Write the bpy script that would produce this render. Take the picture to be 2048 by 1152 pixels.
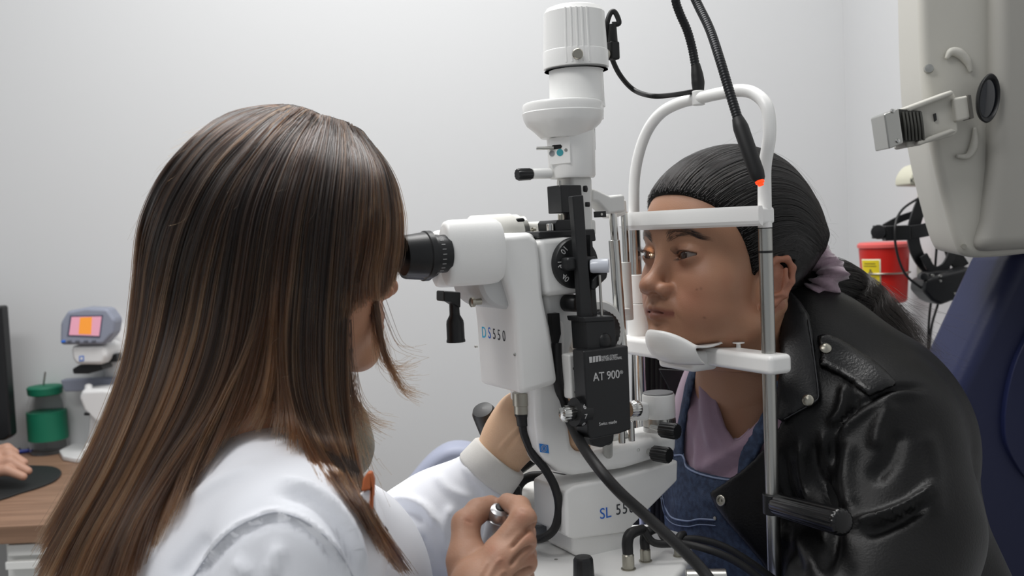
import bpy, math, random
import numpy as np
from mathutils import Vector, Matrix
from mathutils.bvhtree import BVHTree

random.seed(7); rng = np.random.default_rng(7)
SC = bpy.context.scene
for o in list(bpy.data.objects): bpy.data.objects.remove(o)

# ------------------------------------------------------------------ camera
FPX, HCAM = 2000.0, 1.24
PITCH, ROLL = math.radians(3.5), math.radians(2.5)
_f = np.array([0, math.cos(PITCH), -math.sin(PITCH)])
_u0 = np.array([0, math.sin(PITCH), math.cos(PITCH)]); _r0 = np.array([1.0, 0, 0])
CR = math.cos(ROLL)*_r0 - math.sin(ROLL)*_u0
CU = math.sin(ROLL)*_r0 + math.cos(ROLL)*_u0
CF = _f; CP = np.array([0, 0, HCAM])
cd = bpy.data.cameras.new('camera'); cam = bpy.data.objects.new('camera', cd)
SC.collection.objects.link(cam); SC.camera = cam
cd.sensor_width = 36; cd.lens = 36*FPX/2048; cd.clip_start = .02
M = Matrix.Identity(4)
for i in range(3):
    M[i][0], M[i][1], M[i][2], M[i][3] = CR[i], CU[i], -CF[i], CP[i]
cam.matrix_world = M
cd.dof.use_dof = True; cd.dof.focus_distance = 1.0; cd.dof.aperture_fstop = 8.0

# ------------------------------------------------------------------ world and lights
w = bpy.data.worlds.new('world'); SC.world = w; w.use_nodes = True
w.node_tree.nodes['Background'].inputs[0].default_value = (0.93, 0.96, 1.0, 1)
w.node_tree.nodes['Background'].inputs[1].default_value = 0.42
def area(name, loc, size, energy, color=(1, .99, .975), target=None, sizey=None):
    l = bpy.data.lights.new(name, 'AREA'); l.energy = energy; l.size = size; l.color = color
    if sizey: l.shape = 'RECTANGLE'; l.size_y = sizey
    o = bpy.data.objects.new(name, l); SC.collection.objects.link(o); o.location = loc
    if target is not None:
        o.rotation_euler = (Vector(target)-Vector(loc)).to_track_quat('-Z', 'Y').to_euler()
    return o
area('ceiling_light', (-.25, 1.45, 2.65), 1.3, 42, sizey=.7)
area('ceiling_light', (-1.0, .2, 2.65), 1.2, 24, sizey=.6)
VS = SC.view_settings
VS.view_transform = 'Standard'; VS.look = 'None'; VS.gamma = 1; VS.exposure = -0.22
try: VS.use_curve_mapping = False
except Exception: pass

# ------------------------------------------------------------------ pixel helpers (measure the photograph once, build in metres)
def ray(px, py):
    d = CF + CR*((px-1024)/FPX) - CU*((py-576)/FPX)
    return d
def D(px, py, d): return CP + ray(px, py)*d
def proj(P):
    q = np.asarray(P, float)-CP; z = q@CF
    return 1024+FPX*(q@CR)/z, 576-FPX*(q@CU)/z
def plane(px, py, n, c):
    r = ray(px, py); return CP + r*((c - CP@n)/(r@n))
ANG = math.radians(28)
U = np.array([-math.cos(ANG), -math.sin(ANG), 0]); V = np.array([math.sin(ANG), -math.cos(ANG), 0]); W = np.array([0, 0, 1.0])
_o = D(1400, 700, 1.06); O = np.array([_o[0], _o[1], 0])
def L(u, v, w): return O + U*u + V*v + W*w
def Q(px, py, v): return plane(px, py, V, O@V + v)        # on the instrument's side plane at v
def R(px, py, u): return plane(px, py, U, O@U + u)        # on the headrest plane at u
def Zp(px, py, z): return plane(px, py, W, z)
def uvw(P): q = np.asarray(P)-O; return q@U, q@V, q@W
def dep(P): return (np.asarray(P)-CP)@CF
def zat(P, py):                                           # height above P's foot seen at row py
    a = np.array(P, float)
    for _ in range(12):
        e = proj(a)[1]-py; a[2] += e*dep(a)/FPX
    return a[2]

# ------------------------------------------------------------------ materials
def lin(h):
    h = h.lstrip('#'); c = [int(h[i:i+2], 16)/255 for i in (0, 2, 4)]
    return tuple(x/12.92 if x <= .04045 else ((x+.055)/1.055)**2.4 for x in c)
MATS = {}
def mat(name, col='#ffffff', rough=.5, metal=0, bump=0, bscale=200, var=0, vscale=30, coat=0, spec=.5, trans=0, emit=0, ecol=None, attr=None, ior=1.45, sss=0, sheen=0, stretch=None, alpha=1, col2=None, rvar=0):
    if name in MATS: return MATS[name]
    m = bpy.data.materials.new(name); m.use_nodes = True; MATS[name] = m
    nt = m.node_tree; b = nt.nodes['Principled BSDF']; I = b.inputs
    c = (*lin(col), 1)
    I['Base Color'].default_value = c; I['Roughness'].default_value = rough; I['Metallic'].default_value = metal
    I['Specular IOR Level'].default_value = spec; I['IOR'].default_value = ior
    I['Coat Weight'].default_value = coat; I['Coat Roughness'].default_value = .15
    I['Transmission Weight'].default_value = trans
    I['Alpha'].default_value = alpha
    if sss: I['Subsurface Weight'].default_value = sss; I['Subsurface Radius'].default_value = (.012, .004, .002); I['Subsurface Scale'].default_value = 1
    if sheen: I['Sheen Weight'].default_value = sheen
    if emit: I['Emission Color'].default_value = (*lin(ecol or col), 1); I['Emission Strength'].default_value = emit
    tc = nt.nodes.new('ShaderNodeTexCoord'); src = tc.outputs['Object']
    if stretch:
        mp = nt.nodes.new('ShaderNodeMapping'); mp.inputs['Scale'].default_value = stretch
        nt.links.new(src, mp.inputs['Vector']); src = mp.outputs['Vector']
    base = None
    if attr:
        a = nt.nodes.new('ShaderNodeAttribute'); a.attribute_name = attr; base = a.outputs['Color']
    if var or col2:
        n = nt.nodes.new('ShaderNodeTexNoise'); n.inputs['Scale'].default_value = vscale; n.inputs['Detail'].default_value = 6
        nt.links.new(src, n.inputs['Vector'])
        mx = nt.nodes.new('ShaderNodeMix'); mx.data_type = 'RGBA'
        if col2:
            rp = nt.nodes.new('ShaderNodeValToRGB'); rp.color_ramp.elements[0].position = .38; rp.color_ramp.elements[1].position = .62
            nt.links.new(n.outputs['Fac'], rp.inputs[0])
            mx.inputs['A'].default_value = c; mx.inputs['B'].default_value = (*lin(col2), 1)
            nt.links.new(rp.outputs['Color'], mx.inputs['Factor'])
        else:
            mx.blend_type = 'MULTIPLY'; mx.inputs['Factor'].default_value = var
            if base is not None: nt.links.new(base, mx.inputs['A'])
            else: mx.inputs['A'].default_value = c
            rp = nt.nodes.new('ShaderNodeMapRange'); rp.inputs['From Min'].default_value = .3; rp.inputs['From Max'].default_value = .7
            rp.inputs['To Min'].default_value = .45; rp.inputs['To Max'].default_value = 1.1
            nt.links.new(n.outputs['Fac'], rp.inputs['Value']); nt.links.new(rp.outputs['Result'], mx.inputs['B'])
        base = mx.outputs['Result']
        if rvar:
            rr = nt.nodes.new('ShaderNodeMapRange'); rr.inputs['To Min'].default_value = max(0, rough-rvar); rr.inputs['To Max'].default_value = rough+rvar
            nt.links.new(n.outputs['Fac'], rr.inputs['Value']); nt.links.new(rr.outputs['Result'], I['Roughness'])
    if base is not None: nt.links.new(base, I['Base Color'])
    if bump:
        n = nt.nodes.new('ShaderNodeTexNoise'); n.inputs['Scale'].default_value = bscale; n.inputs['Detail'].default_value = 4
        nt.links.new(src, n.inputs['Vector'])
        bp = nt.nodes.new('ShaderNodeBump'); bp.inputs['Strength'].default_value = bump; bp.inputs['Distance'].default_value = .002
        nt.links.new(n.outputs['Fac'], bp.inputs['Height']); nt.links.new(bp.outputs['Normal'], I['Normal'])
    return m
white = mat('white_enamel', '#f3f3f1', .32, coat=.15, bump=.04, bscale=900)
white2 = mat('white_plastic', '#e6e6e3', .38)
ivory = mat('ivory_enamel', '#dad9d3', .4)
greyw = mat('grey_enamel', '#b9bbbe', .4)
black = mat('black_plastic', '#17181a', .38, bump=.05, bscale=800)
blackm = mat('black_anodised', '#1b1c1e', .42, spec=.5, bump=.06, bscale=1200)
rubber = mat('black_rubber', '#161617', .5)
chrome = mat('chrome', '#c9c9c6', .16, 1)
steel = mat('brushed_steel', '#b4b4b0', .3, 1)
nickel = mat('nickel', '#a9a69b', .34, 1)
inkw = mat('white_ink', '#c8c8c8', .6)
inkb = mat('black_ink', '#3a3c40', .6)
inkblue = mat('blue_ink', '#2f6fd0', .5)
inkcyan = mat('cyan_ink', '#39b3dd', .5)

# ------------------------------------------------------------------ object helpers
COL = SC.collection
class MB:
    """collects simple solids into one mesh"""
    def __init__(s): s.v = []; s.f = []
    def add(s, vs, fs):
        n = len(s.v); s.v += [tuple(map(float, p)) for p in vs]; s.f += [[i+n for i in f] for f in fs]; return s
    def prism(s, poly, off):                       # poly: world points, off: extrusion vector
        n = len(poly); a = [np.asarray(p, float) for p in poly]; b = [p+off for p in a]
        return s.add(a+b, [list(range(n))[::-1], list(range(n, 2*n))] + [[i, (i+1) % n, n+(i+1) % n, n+i] for i in range(n)])
    def loft(s, rings, cap=True, closed=True):
        n = len(rings[0]); vs = [p for r in rings for p in r]; fs = []
        for k in range(len(rings)-1):
            for i in range(n if closed else n-1):
                j = (i+1) % n; fs.append([k*n+i, k*n+j, (k+1)*n+j, (k+1)*n+i])
        if cap: fs.append(list(range(n))[::-1]); fs.append([(len(rings)-1)*n+i for i in range(n)])
        return s.add(vs, fs)
    def lathe(s, p, axis, prof, seg=40, flute=0, nf=0):   # prof: (distance along axis, radius)
        p = np.asarray(p, float); ax = np.asarray(axis, float); ax = ax/np.linalg.norm(ax)
        t = np.cross(ax, [0, 0, 1.0]) if abs(ax[2]) < .9 else np.cross(ax, [1.0, 0, 0]); t /= np.linalg.norm(t); b = np.cross(ax, t)
        rings = []
        for (d, r) in prof:
            ring = []
            for i in range(seg):
                a = 2*math.pi*i/seg; rr = max(r, 1e-5)
                if flute: rr *= 1-flute*(.5+.5*math.cos(a*nf))
                ring.append(p+ax*d+(t*math.cos(a)+b*math.sin(a))*rr)
            rings.append(ring)
        return s.loft(rings)
    def cyl(s, a, b, r, r2=None, seg=32, **k):
        a = np.asarray(a, float); b = np.asarray(b, float); l = np.linalg.norm(b-a)
        return s.lathe(a, b-a, [(0, r), (l, r if r2 is None else r2)], seg, **k)
    def tube(s, pts, rad, seg=14, smooth=6):
        P = catmull(pts, smooth); n = len(P)
        rd = np.interp(np.linspace(0, 1, n), np.linspace(0, 1, len(rad)), rad) if hasattr(rad, '__len__') else np.full(n, rad)
        T = np.gradient(P, axis=0); T /= np.linalg.norm(T, axis=1)[:, None]
        nr = np.cross(T[0], [0.3, .2, 1.0]); nr /= np.linalg.norm(nr); rings = []
        for i in range(n):
            nr = nr - T[i]*(nr@T[i]); nr /= np.linalg.norm(nr); b = np.cross(T[i], nr)
            rings.append([P[i]+(nr*math.cos(a)+b*math.sin(a))*rd[i] for a in np.linspace(0, 2*math.pi, seg, endpoint=False)])
        return s.loft(rings)
    def box(s, c, su, sv, sw, ax=None):
        ax = ax or (U, V, W); c = np.asarray(c, float)
        q = [c+ax[0]*a*su/2+ax[1]*b*sv/2-ax[2]*sw/2 for a, b in ((-1, -1), (1, -1), (1, 1), (-1, 1))]
        return s.prism(q, ax[2]*sw)
    def ball(s, c, r, seg=24, rings=14, sc=(1, 1, 1), ax=None):
        ax = ax or (U, V, W); c = np.asarray(c, float); rr = []
        for k in range(rings+1):
            t = math.pi*k/rings; q = max(math.sin(t), 1e-4)
            rr.append([c+ax[0]*r*sc[0]*q*math.cos(a)+ax[1]*r*sc[1]*q*math.sin(a)+ax[2]*r*sc[2]*math.cos(t) for a in np.linspace(0, 2*math.pi, seg, endpoint=False)])
        return s.loft(rr)
def catmull(pts, k=6):
    P = np.array(pts, float)
    if len(P) < 3 or k <= 1: return P
    E = np.vstack([2*P[0]-P[1], P, 2*P[-1]-P[-2]]); out = []
    for i in range(len(P)-1):
        p0, p1, p2, p3 = E[i:i+4]
        for t in np.arange(k)/k:
            out.append(.5*((2*p1)+(-p0+p2)*t+(2*p0-5*p1+4*p2-p3)*t*t+(-p0+3*p1-3*p2+p3)*t**3))
    out.append(P[-1]); return np.array(out)
def worg(o):
    p = np.zeros(3)
    while o is not None: p += np.array(o.location); o = o.parent
    return p
def setp(o, label=None, cat=None, group=None, kind=None):
    if label: o['label'] = label
    if cat: o['category'] = cat
    if group: o['group'] = group
    if kind: o['kind'] = kind
    return o
def thing(name, loc, label, cat, group=None):
    o = bpy.data.objects.new(name, None); COL.objects.link(o); o.location = tuple(loc); o.empty_display_size = .02
    return setp(o, label, cat, group)
def mk(name, me, m, parent=None, at=None, label=None, flip=False):
    o = bpy.data.objects.new(name, me); COL.objects.link(o)
    if m is not None: me.materials.append(m)
    if parent is not None: o.parent = parent
    elif at is not None: o.location = tuple(at)
    if label: o['label'] = label
    return o
def obj(name, mb, m, parent=None, at=None, bev=0, seg=3, sharp=.6, label=None, smooth=True, sub=0):
    org = worg(parent) if parent is not None else (np.asarray(at, float) if at is not None else np.mean(mb.v, 0))
    if parent is None and at is None: org[2] = min(p[2] for p in mb.v)
    me = bpy.data.meshes.new(name)
    me.from_pydata([(p[0]-org[0], p[1]-org[1], p[2]-org[2]) for p in mb.v], [], mb.f)
    import bmesh
    bm = bmesh.new(); bm.from_mesh(me); bmesh.ops.recalc_face_normals(bm, faces=bm.faces); bm.to_mesh(me); bm.free()
    if smooth:
        me.polygons.foreach_set('use_smooth', [True]*len(me.polygons))
        if not bev: me.set_sharp_from_angle(angle=sharp)
    o = mk(name, me, m, parent, org, label)
    if bev:
        b = o.modifiers.new('bevel', 'BEVEL'); b.width = bev; b.segments = seg; b.limit_method = 'ANGLE'; b.angle_limit = math.radians(28); b.harden_normals = True
    if sub:
        b = o.modifiers.new('sub', 'SUBSURF'); b.levels = b.render_levels = sub
    return o
def slab(pix, v0, v1): return MB().prism([Q(x, y, v0) for x, y in pix], V*(v1-v0))
def text(s, P, right, up, size, m, parent, ext=.0002, align='CENTER', sx=1, label=None):
    c = bpy.data.curves.new('lettering', 'FONT'); c.body = s; c.size = size; c.extrude = ext; c.align_x = align; c.align_y = 'CENTER'; c.resolution_u = 4
    o = bpy.data.objects.new('lettering', c); COL.objects.link(o); c.materials.append(m)
    r = np.asarray(right, float); r /= np.linalg.norm(r); u = np.asarray(up, float); u = u-r*(u@r); u /= np.linalg.norm(u); n = np.cross(r, u)
    P = np.asarray(P, float)-(worg(parent) if parent is not None else 0)
    mw = Matrix.Identity(4)
    for i in range(3): mw[i][0], mw[i][1], mw[i][2], mw[i][3] = r[i]*sx, u[i], n[i], P[i]
    me = bpy.data.meshes.new_from_object(o); bpy.data.objects.remove(o); bpy.data.curves.remove(c)
    o = bpy.data.objects.new('lettering', me); COL.objects.link(o)
    o.parent = parent; o.matrix_local = mw
    if label: o['label'] = label
    return o
def vcyl(px, pys, rpx, v, m=None, ref=None):      # vertical lathe seen at column px; rows pys with radii in pixels
    c = Q(px, ref if ref is not None else pys[0], v); k = dep(c)/FPX
    return MB().lathe([c[0], c[1], 0], W, [(zat(c, y), r*k) for y, r in sorted(zip(pys, rpx), key=lambda a: -a[0])])
# ================================================================== SETTING
wallm = mat('wall_paint', '#cccdce', .85, bump=.05, bscale=300)
YB = 2.4; XC = D(1692, 400, 2.4)[0]
def struct(name, mb, m, **k):
    o = obj(name, mb, m, at=(0, 0, 0), smooth=False, **k); o['kind'] = 'structure'; return o
ax = (np.array([1., 0, 0]), np.array([0, 1., 0]), W)
struct('wall_back', MB().box((XC-2.5, YB+.05, 1.4), 5, .1, 2.8, ax), wallm)
struct('wall_right', MB().box((XC+.05, YB-1.9, 1.4), .1, 4.0, 2.8, ax), wallm)
struct('floor', MB().box((-1, .4, -.05), 6, 4.4, .1, ax), mat('floor_vinyl', '#a9a8a4', .5, var=.2, vscale=6))

# ================================================================== SLIT LAMP
ZB = Q(1200, 1108, .03)[2]                        # top of the cross slide base
base_c = L(.13, 0, ZB)
sl = thing('slit_lamp', [base_c[0], base_c[1], ZB-.03], 'white slit lamp microscope with tall lamp tower between the two women', 'microscope')
def up(px, py, v): return Q(px, py, v)
# base plate
pts = [Zp(x, y, ZB) for x, y in [(1062, 1085), (1110, 1052), (1300, 1046), (1362, 1062), (1388, 1098), (1372, 1130), (1290, 1230), (1190, 1330), (1030, 1330), (1000, 1200)]]
obj('base_plate', MB().prism(pts, -W*.022), white, sl, bev=.006, seg=4)
pts = [Zp(x, y, ZB-.022) for x, y in [(1075, 1100), (1120, 1078), (1290, 1072), (1350, 1086), (1370, 1110), (1355, 1130), (1270, 1230), (1180, 1320), (1045, 1320), (1020, 1200)]]
obj('slide_foot', MB().prism(pts, -W*.02), greyw, sl, bev=.003)
a = D(1372, 1163, .90); obj('axle', MB().cyl(a, a+U*-.03+V*.02, .011), steel, sl, bev=.001)
# lower arm (SL)
low = [(1131, 984), (1134, 1074), (1150, 1079), (1262, 1064), (1266, 1052), (1356, 962), (1357, 920), (1310, 935), (1230, 957), (1150, 972)]
lo = obj('lower_arm', slab(low, .032, -.032), white, sl, bev=.007, seg=4)
obj('arm_plinth', slab([(1146, 1070), (1149, 1113), (1200, 1121), (1255, 1110), (1258, 1060)], .028, -.028), white, sl, bev=.006, seg=4)
c = Q(1166, 970, .008); obj('arm_cap', MB().lathe(c-W*.002, W, [(0, .0115), (.0035, .0115), (.0042, .0105), (.0034, .009), (.0034, 0)]), steel, sl, label='silver disc cap on the lower arm')
for i, (s_, x, y, m_, sz) in enumerate([('SL', 1211, 1027, inkblue, .0150), ('5', 1237, 1020, inkb, .0150), ('5', 1250, 1018, inkb, .0150), ('0', 1263, 1016, inkb, .0150)]):
    text(s_, Q(x, y, .0323), -U, W, sz, m_, lo, sx=.85 if i else .95)
# upper arm (swivel): column and horizontal limb
J = [(1071, 770), (1074, 840), (1080, 900), (1094, 925), (1118, 945), (1150, 952), (1250, 938), (1354, 906), (1356, 866), (1300, 878), (1215, 897), (1165, 908), (1146, 896), (1139, 850), (1136, 770), (1132, 640), (1095, 640)]
ua = obj('upper_arm', slab(J, .026, -.03), white, sl, bev=.007, seg=4)
st = obj('maker_sticker', MB().prism([Q(x, y, .0262) for x, y in [(1078, 887), (1096, 890), (1098, 907), (1080, 904)]], V*.0003), mat('sticker_blue', '#2b83d6', .4), ua, label='small blue square sticker')
for rr in (.0032, .0018):
    c = Q(1088, 897, .0268); ring = []
    obj('sticker_ring', MB().tube([c+rr*(U*math.cos(a)+W*math.sin(a)) for a in np.linspace(0, 2*math.pi, 19)], .0002, 5, 1), inkw, ua)
# pivot stack
def stack(name, px, v, rows, m, **k): return obj(name, vcyl(px, [r[0] for r in rows], [r[1] for r in rows], v, ref=830), m, sl, **k)
stack('pivot_drum', 1318, 0, [(787, 31), (790, 32.5), (832, 33), (836, 31)], white, bev=.0008)
stack('pivot_cap', 1318, 0, [(787.5, 30), (785, 30.5), (783.8, 29)], mat('satin_cap', '#9b9c9d', .35, .6), bev=.0006, label='silver pivot cap')
stack('scale_ring', 1318, 0, [(833, 32), (850, 33)], steel, label='silver angle scale ring')
stack('scale_ring', 1318, 0, [(851.5, 32), (872, 33)], mat('satin_ring', '#c9c9c8', .4, .3))
k_ = dep(Q(1318, 850, 0))/FPX; c = Q(1318, 841, 0)
mb = MB()
for i in range(13):
    a = math.radians(-60+10*i)-math.pi/2+math.atan2(c[1], c[0])-math.pi/2+math.pi/2*1
    dd = np.array([math.cos(a), math.sin(a), 0]); t = np.array([-dd[1], dd[0], 0])
    mb.box(np.array([c[0], c[1], c[2]-.0005])+dd*(33.1*k_), .0006, .0003, .005 if i % 5 else .0075, (t, dd, W))
obj('scale_marks', mb, inkb, sl)
obj('pivot_bracket', slab([(1262, 806), (1264, 842), (1300, 842), (1300, 806)], .012, -.012), white, sl, bev=.003)
def knob(name, a, b, r, m=black, parent=sl, flutes=14, label=None):
    a = np.asarray(a, float); b = np.asarray(b, float); l = np.linalg.norm(b-a)
    return obj(name, MB().lathe(a, b-a, [(0, r*.8), (.1*l, r*.96), (.9*l, r), (l, r*.88), (l, 0)], 84, flute=.1, nf=flutes), m, parent, sharp=.9, label=label)
for (x, y, dx, dy, stx) in ((1322, 859, 20, 7, 1308), (1306, 906, 20, 5, 1296)):
    a = Q(x, y, .034); b = a+V*.019+U*(-.006); knob('lock_knob', a, b, .0082)
    obj('knob_stem', MB().cyl(a-V*.016, a+V*.001, .0028), chrome, sl)
c = Q(1277, 900, .0262); obj('set_screw', MB().lathe(c-V*.001, V, [(0, .0016), (.0012, .0016), (.0004, .0008), (.0004, 0)]), steel, sl)
for x, y0, y1, r in ((1243, 858, 886, 7), (1262, 842, 882, 6.5)): obj('post', vcyl(x, [y0, y1], [r, r], .03), chrome, sl, bev=.0004)
obj('cross_shaft', MB().cyl(Q(1195, 892, 0), Q(1250, 868, .0), .006), steel, sl)
obj('shaft_grip', MB().cyl(Q(1190, 905, -.02), Q(1225, 890, -.02), .012), black, sl, bev=.002)
# microscope body
body = [(996, 480), (1012, 470), (1058, 466), (1078, 478), (1084, 530), (1088, 590), (1098, 640), (1110, 710), (1118, 768), (1041, 791), (1036, 720), (1032, 660), (1026, 606), (1012, 560)]
mbod = obj('microscope_body', slab(body, .040, -.044), white, sl, bev=.011, seg=5)
ru = uvw(Q(1036, 720, .04))[0]
def rear(px, py): return R(px, py, ru+.0006)
for s_, x, y, m_, sz in (('D', 968, 666, inkcyan, .0155), ('S', 979, 667, inkblue, .0155), ('5', 988.5, 669, inkb, .0145), ('5', 998, 671, inkb, .0145), ('0', 1008, 673, inkb, .0145)):
    text(s_, rear(x, y), V, W, sz, m_, mbod, sx=.85)
for x, y in ((951, 693), (1029, 709)):
    c = rear(x, y); obj('screw', MB().lathe(c-U*.002, U, [(0, .0014), (.0024, .0014), (.0018, .0007), (.0018, 0)]), steel, mbod)
mg = [(1078, 478), (1130, 472), (1188, 476), (1194, 530), (1190, 588), (1150, 588), (1092, 594), (1084, 540)]
obj('magnification_box', slab(mg, .038, -.04), white, sl, bev=.006, seg=4)
obj('lower_housing', slab([(1088, 588), (1150, 584), (1162, 600), (1160, 640), (1142, 700), (1138, 790), (1110, 796), (1100, 650)], .022, -.03), white, sl, bev=.006)
dc = Q(1147, 526, .0385); kd = dep(dc)/FPX
dial = obj('dial', MB().lathe(dc-V*.001, V, [(0, 51*kd), (.0055, 51*kd), (.0075, 49*kd), (.008, 46*kd), (.008, 0)], 64), blackm, sl, label='black magnification dial')
obj('dial_grip', MB().box(dc+V*.013+U*.002, 70*kd, .014, 26*kd), blackm, dial, bev=.003)
for s_, an in (('10', 138), ('16', 180), ('40', 222)):
    a = math.radians(an); q = dc+V*.0081+(-U)*math.cos(a)*40*kd+W*math.sin(a)*40*kd
    rr = -U*math.cos(a)+W*math.sin(a)
    text(s_, q, -(U*math.sin(a)*1+W*math.cos(a)*1) if False else (U*-math.sin(a)*-1 - W*math.cos(a)*-1), rr, .0078, inkw, dial)
c = Q(1128, 606, .024); knob('cone_knob', c, c+V*.016-U*.006, .0088, flutes=1)
# eyepieces
def eyepiece(v, x0, xr, x1, xh, xe, yc, r1, r2, rh, nm):
    p = lambda x: Q(x, yc, v)
    a = p(x0); k = dep(p(x1))/FPX; ax_ = -U
    dst = lambda x: (p(x)-a)@ax_
    e = obj('eyepiece', MB().lathe(a, ax_, [(0, r1*.55*k), (0, r1*.86*k), (.002, r1*.9*k), (dst(xr)-.004, r1*k), (dst(xr)-.003, (r1+2.5)*k), (dst(xr)+.002, (r1+2.5)*k), (dst(xr)+.0025, r2*k), (dst(x1), r2*k)], 56), black, sl, label=nm)
    mb = MB()
    for i in range(24):
        an = 2*math.pi*i/24; dd = V*math.cos(an)+W*math.sin(an); tt = np.cross(U, dd)
        mb.box(a+ax_*(dst(xr)+(dst(x1)-dst(xr))*.5)+dd*r2*k*1.003, .0035, .0004, .0005, (U, tt, dd))
    obj('scale_marks', mb, inkw, e)
    h = dst(xh)-dst(x1)
    q = a+ax_*dst(x1)
    rings = []
    for t, sc in ((-.002, .84), (-.0005, .95), (.003, .99), (.008, 1), (.035, 1.01), (dst(xe)-dst(x1)-.01, 1.0), (dst(xe)-dst(x1)-.004, .97), (dst(xe)-dst(x1), .88)):
        rings.append([q+ax_*(t+.006*math.sin(an)*-1*0)+V*math.cos(an)*rh*.47*k*sc*(1 if True else 1)*1.0+W*(abs(math.sin(an))**.85*math.copysign(1, math.sin(an))*rh*k*sc) for an in np.linspace(0, 2*math.pi, 48, endpoint=False)])
    obj('prism_housing', MB().loft(rings), white, sl, sharp=1.0)
eyepiece(.034, 806, 856, 893, 905, 1000, 512, 45, 38, 67, 'black near side eyepiece')
eyepiece(-.03, 806, 850, 872, 884, 960, 522, 40, 35, 58, 'black far side eyepiece')
# arc flange under the prisms
c = Q(985, 556, .0)
obj('tilt_flange', MB().lathe(c-V*.03, V, [(0, .026), (.001, .028), (.056, .028), (.060, .025), (.06, 0)], 56), mat('grey_flange', '#c4c5c5', .35), sl)
obj('prism_block', MB().box(Q(1000, 520, 0), .05, .06, .05), white, sl, bev=.008)
for x, y, v in ((950, 604, .02), (958, 600, -.01)):
    c = Q(x, y, v); obj('thumb_screw', MB().lathe(c, U, [(-.006, .003), (0, .0028), (.001, .0045), (.004, .0045), (.005, .003)], 24), nickel, sl, sharp=.7)
hg = obj('lever_bracket', slab([(888, 582), (888, 603), (903, 604), (922, 616), (922, 584)], .01, -.008), black, sl, bev=.0015)
c = Q(908, 600, .0); k = dep(c)/FPX
obj('pupil_lever', MB().lathe(c, -W, [(-.003, .0045), (.012, .0048), (.014, .005), (.019, .0078), (.022, .0082), (.036, .0083), (.0375, .0088), (.039, .0088), (.039, .007), (.037, .006)]), black, sl, sharp=.5, label='black hanging lever')
# far side beam splitter / camera adapter
c = Q(1000, 470, -.05); obj('beam_splitter', MB().lathe(Q(938, 470, -.05), -U, [(0, .010), (0, .015), (.004, .019), (.045, .0195), (.047, .0185), (.053, .0185), (.055, .0155), (.055, 0)], 48), ivory, sl)
obj('observer_tube', slab([(1045, 444), (1182, 440), (1184, 474), (1045, 478)], -.04, -.07), ivory, sl, bev=.006)
obj('splitter_ring', MB().lathe(Q(1033, 470, -.05), -U, [(0, .0200), (.005, .0205), (.006, .015)], 48), steel, sl)
obj('splitter_switch', slab([(1032, 437), (1050, 435), (1054, 458), (1034, 460)], -.035, -.05), black, sl, bev=.002)
obj('splitter_catch', slab([(972, 440), (988, 438), (990, 452), (976, 454)], -.02, -.035), black, sl, bev=.002)
c = Q(1056, 461, -.035); obj('thumb_screw', MB().lathe(c, -U, [(0, .0012), (.005, .0012), (.005, .0028), (.008, .0028)], 16), nickel, sl)
# bottom connector and cable
c = Q(1044, 785, .0); 
obj('socket', MB().lathe(c, -W, [(0, .0095), (.012, .0095), (.0125, .0085), (.020, .0085)], 36), nickel, sl, sharp=.5)
# swing arc and slit drum behind tonometer
c = Q(1183, 660, -.012)
obj('slit_drum', MB().lathe(c, V, [(-.012, .026), (.0, .030), (.012, .031), (.014, .029), (.014, .022), (.012, .02), (.012, 0)], 64), white2, sl)
obj('slit_control', MB().lathe(c+V*.012, V, [(0, .021), (.010, .0205), (.012, .018), (.012, 0)], 60, flute=.04, nf=30), black, sl, sharp=.8)
obj('angle_arc', slab([(1128, 690), (1126, 655), (1134, 625), (1150, 612), (1180, 608), (1180, 700), (1135, 712)], -.01, -.03), white2, sl, bev=.004)
# ---- illumination tower
def tower(name, px, rows, m, ref, v=0, **k): return obj(name, vcyl(px, [r[0] for r in rows], [r[1] for r in rows], v, ref=ref), m, sl, **k)
cap = tower('lamp_cap', 1150, [(13, 20), (14, 44), (18, 55), (27, 60.5), (60, 62), (103, 64), (104, 65), (106, 65.5), (137, 65.5), (142, 64), (142, 55)], white, 80, sharp=.5)
c0 = Q(1150, 80, 0); kc = dep(c0)/FPX
mb = MB()
ca = math.atan2(-c0[1], -c0[0])
for i, off in enumerate((-14, -4, 6, 16, 26)):
    a = ca+math.radians(off-2); dd = np.array([math.cos(a), math.sin(a), 0]); t = np.array([-dd[1], dd[0], 0])
    z0, z1 = zat(c0, 133), zat(c0, 26)
    ax_ = (t, dd, W)
    mb.prism([np.array([c0[0], c0[1], z0])+dd*64.9*kc+t*q for q in (-.0011, .0011)]+[np.array([c0[0], c0[1], z0])+dd*66.6*kc+t*q for q in (.0006, -.0006)], W*(z1-z0)-dd*4.2*kc)
obj('cap_rib', mb, white, cap)
a = ca+math.radians(3); dd = np.array([math.cos(a), math.sin(a), 0]); q = np.array([c0[0], c0[1], zat(c0, 121)])+dd*65*kc
obj('thumb_screw', MB().lathe(q, dd, [(-.002, .003), (.003, .003), (.0035, .0052), (.007, .0052), (.0078, .0044), (.0078, 0)], 40, flute=.04, nf=20), nickel, cap, sharp=.6)
tower('lamp_neck', 1153, [(138, 54), (200, 55), (216, 56)], white, 170)
tower('heat_shield', 1126, [(205, 74), (207, 79), (212, 81), (224, 80), (226, 82), (240, 79), (250, 74), (262, 60), (276, 46)], white, 225, sharp=.5)
tower('neck_collar', 1153, [(205, 55), (240, 54), (250, 40)], white, 225)
hs = tower('tower_body', 1143, [(255, 48), (270, 48.5), (352, 46.5), (357, 44)], white, 310, bev=.0005)
c1 = Q(1143, 310, 0); k1 = dep(c1)/FPX
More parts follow.
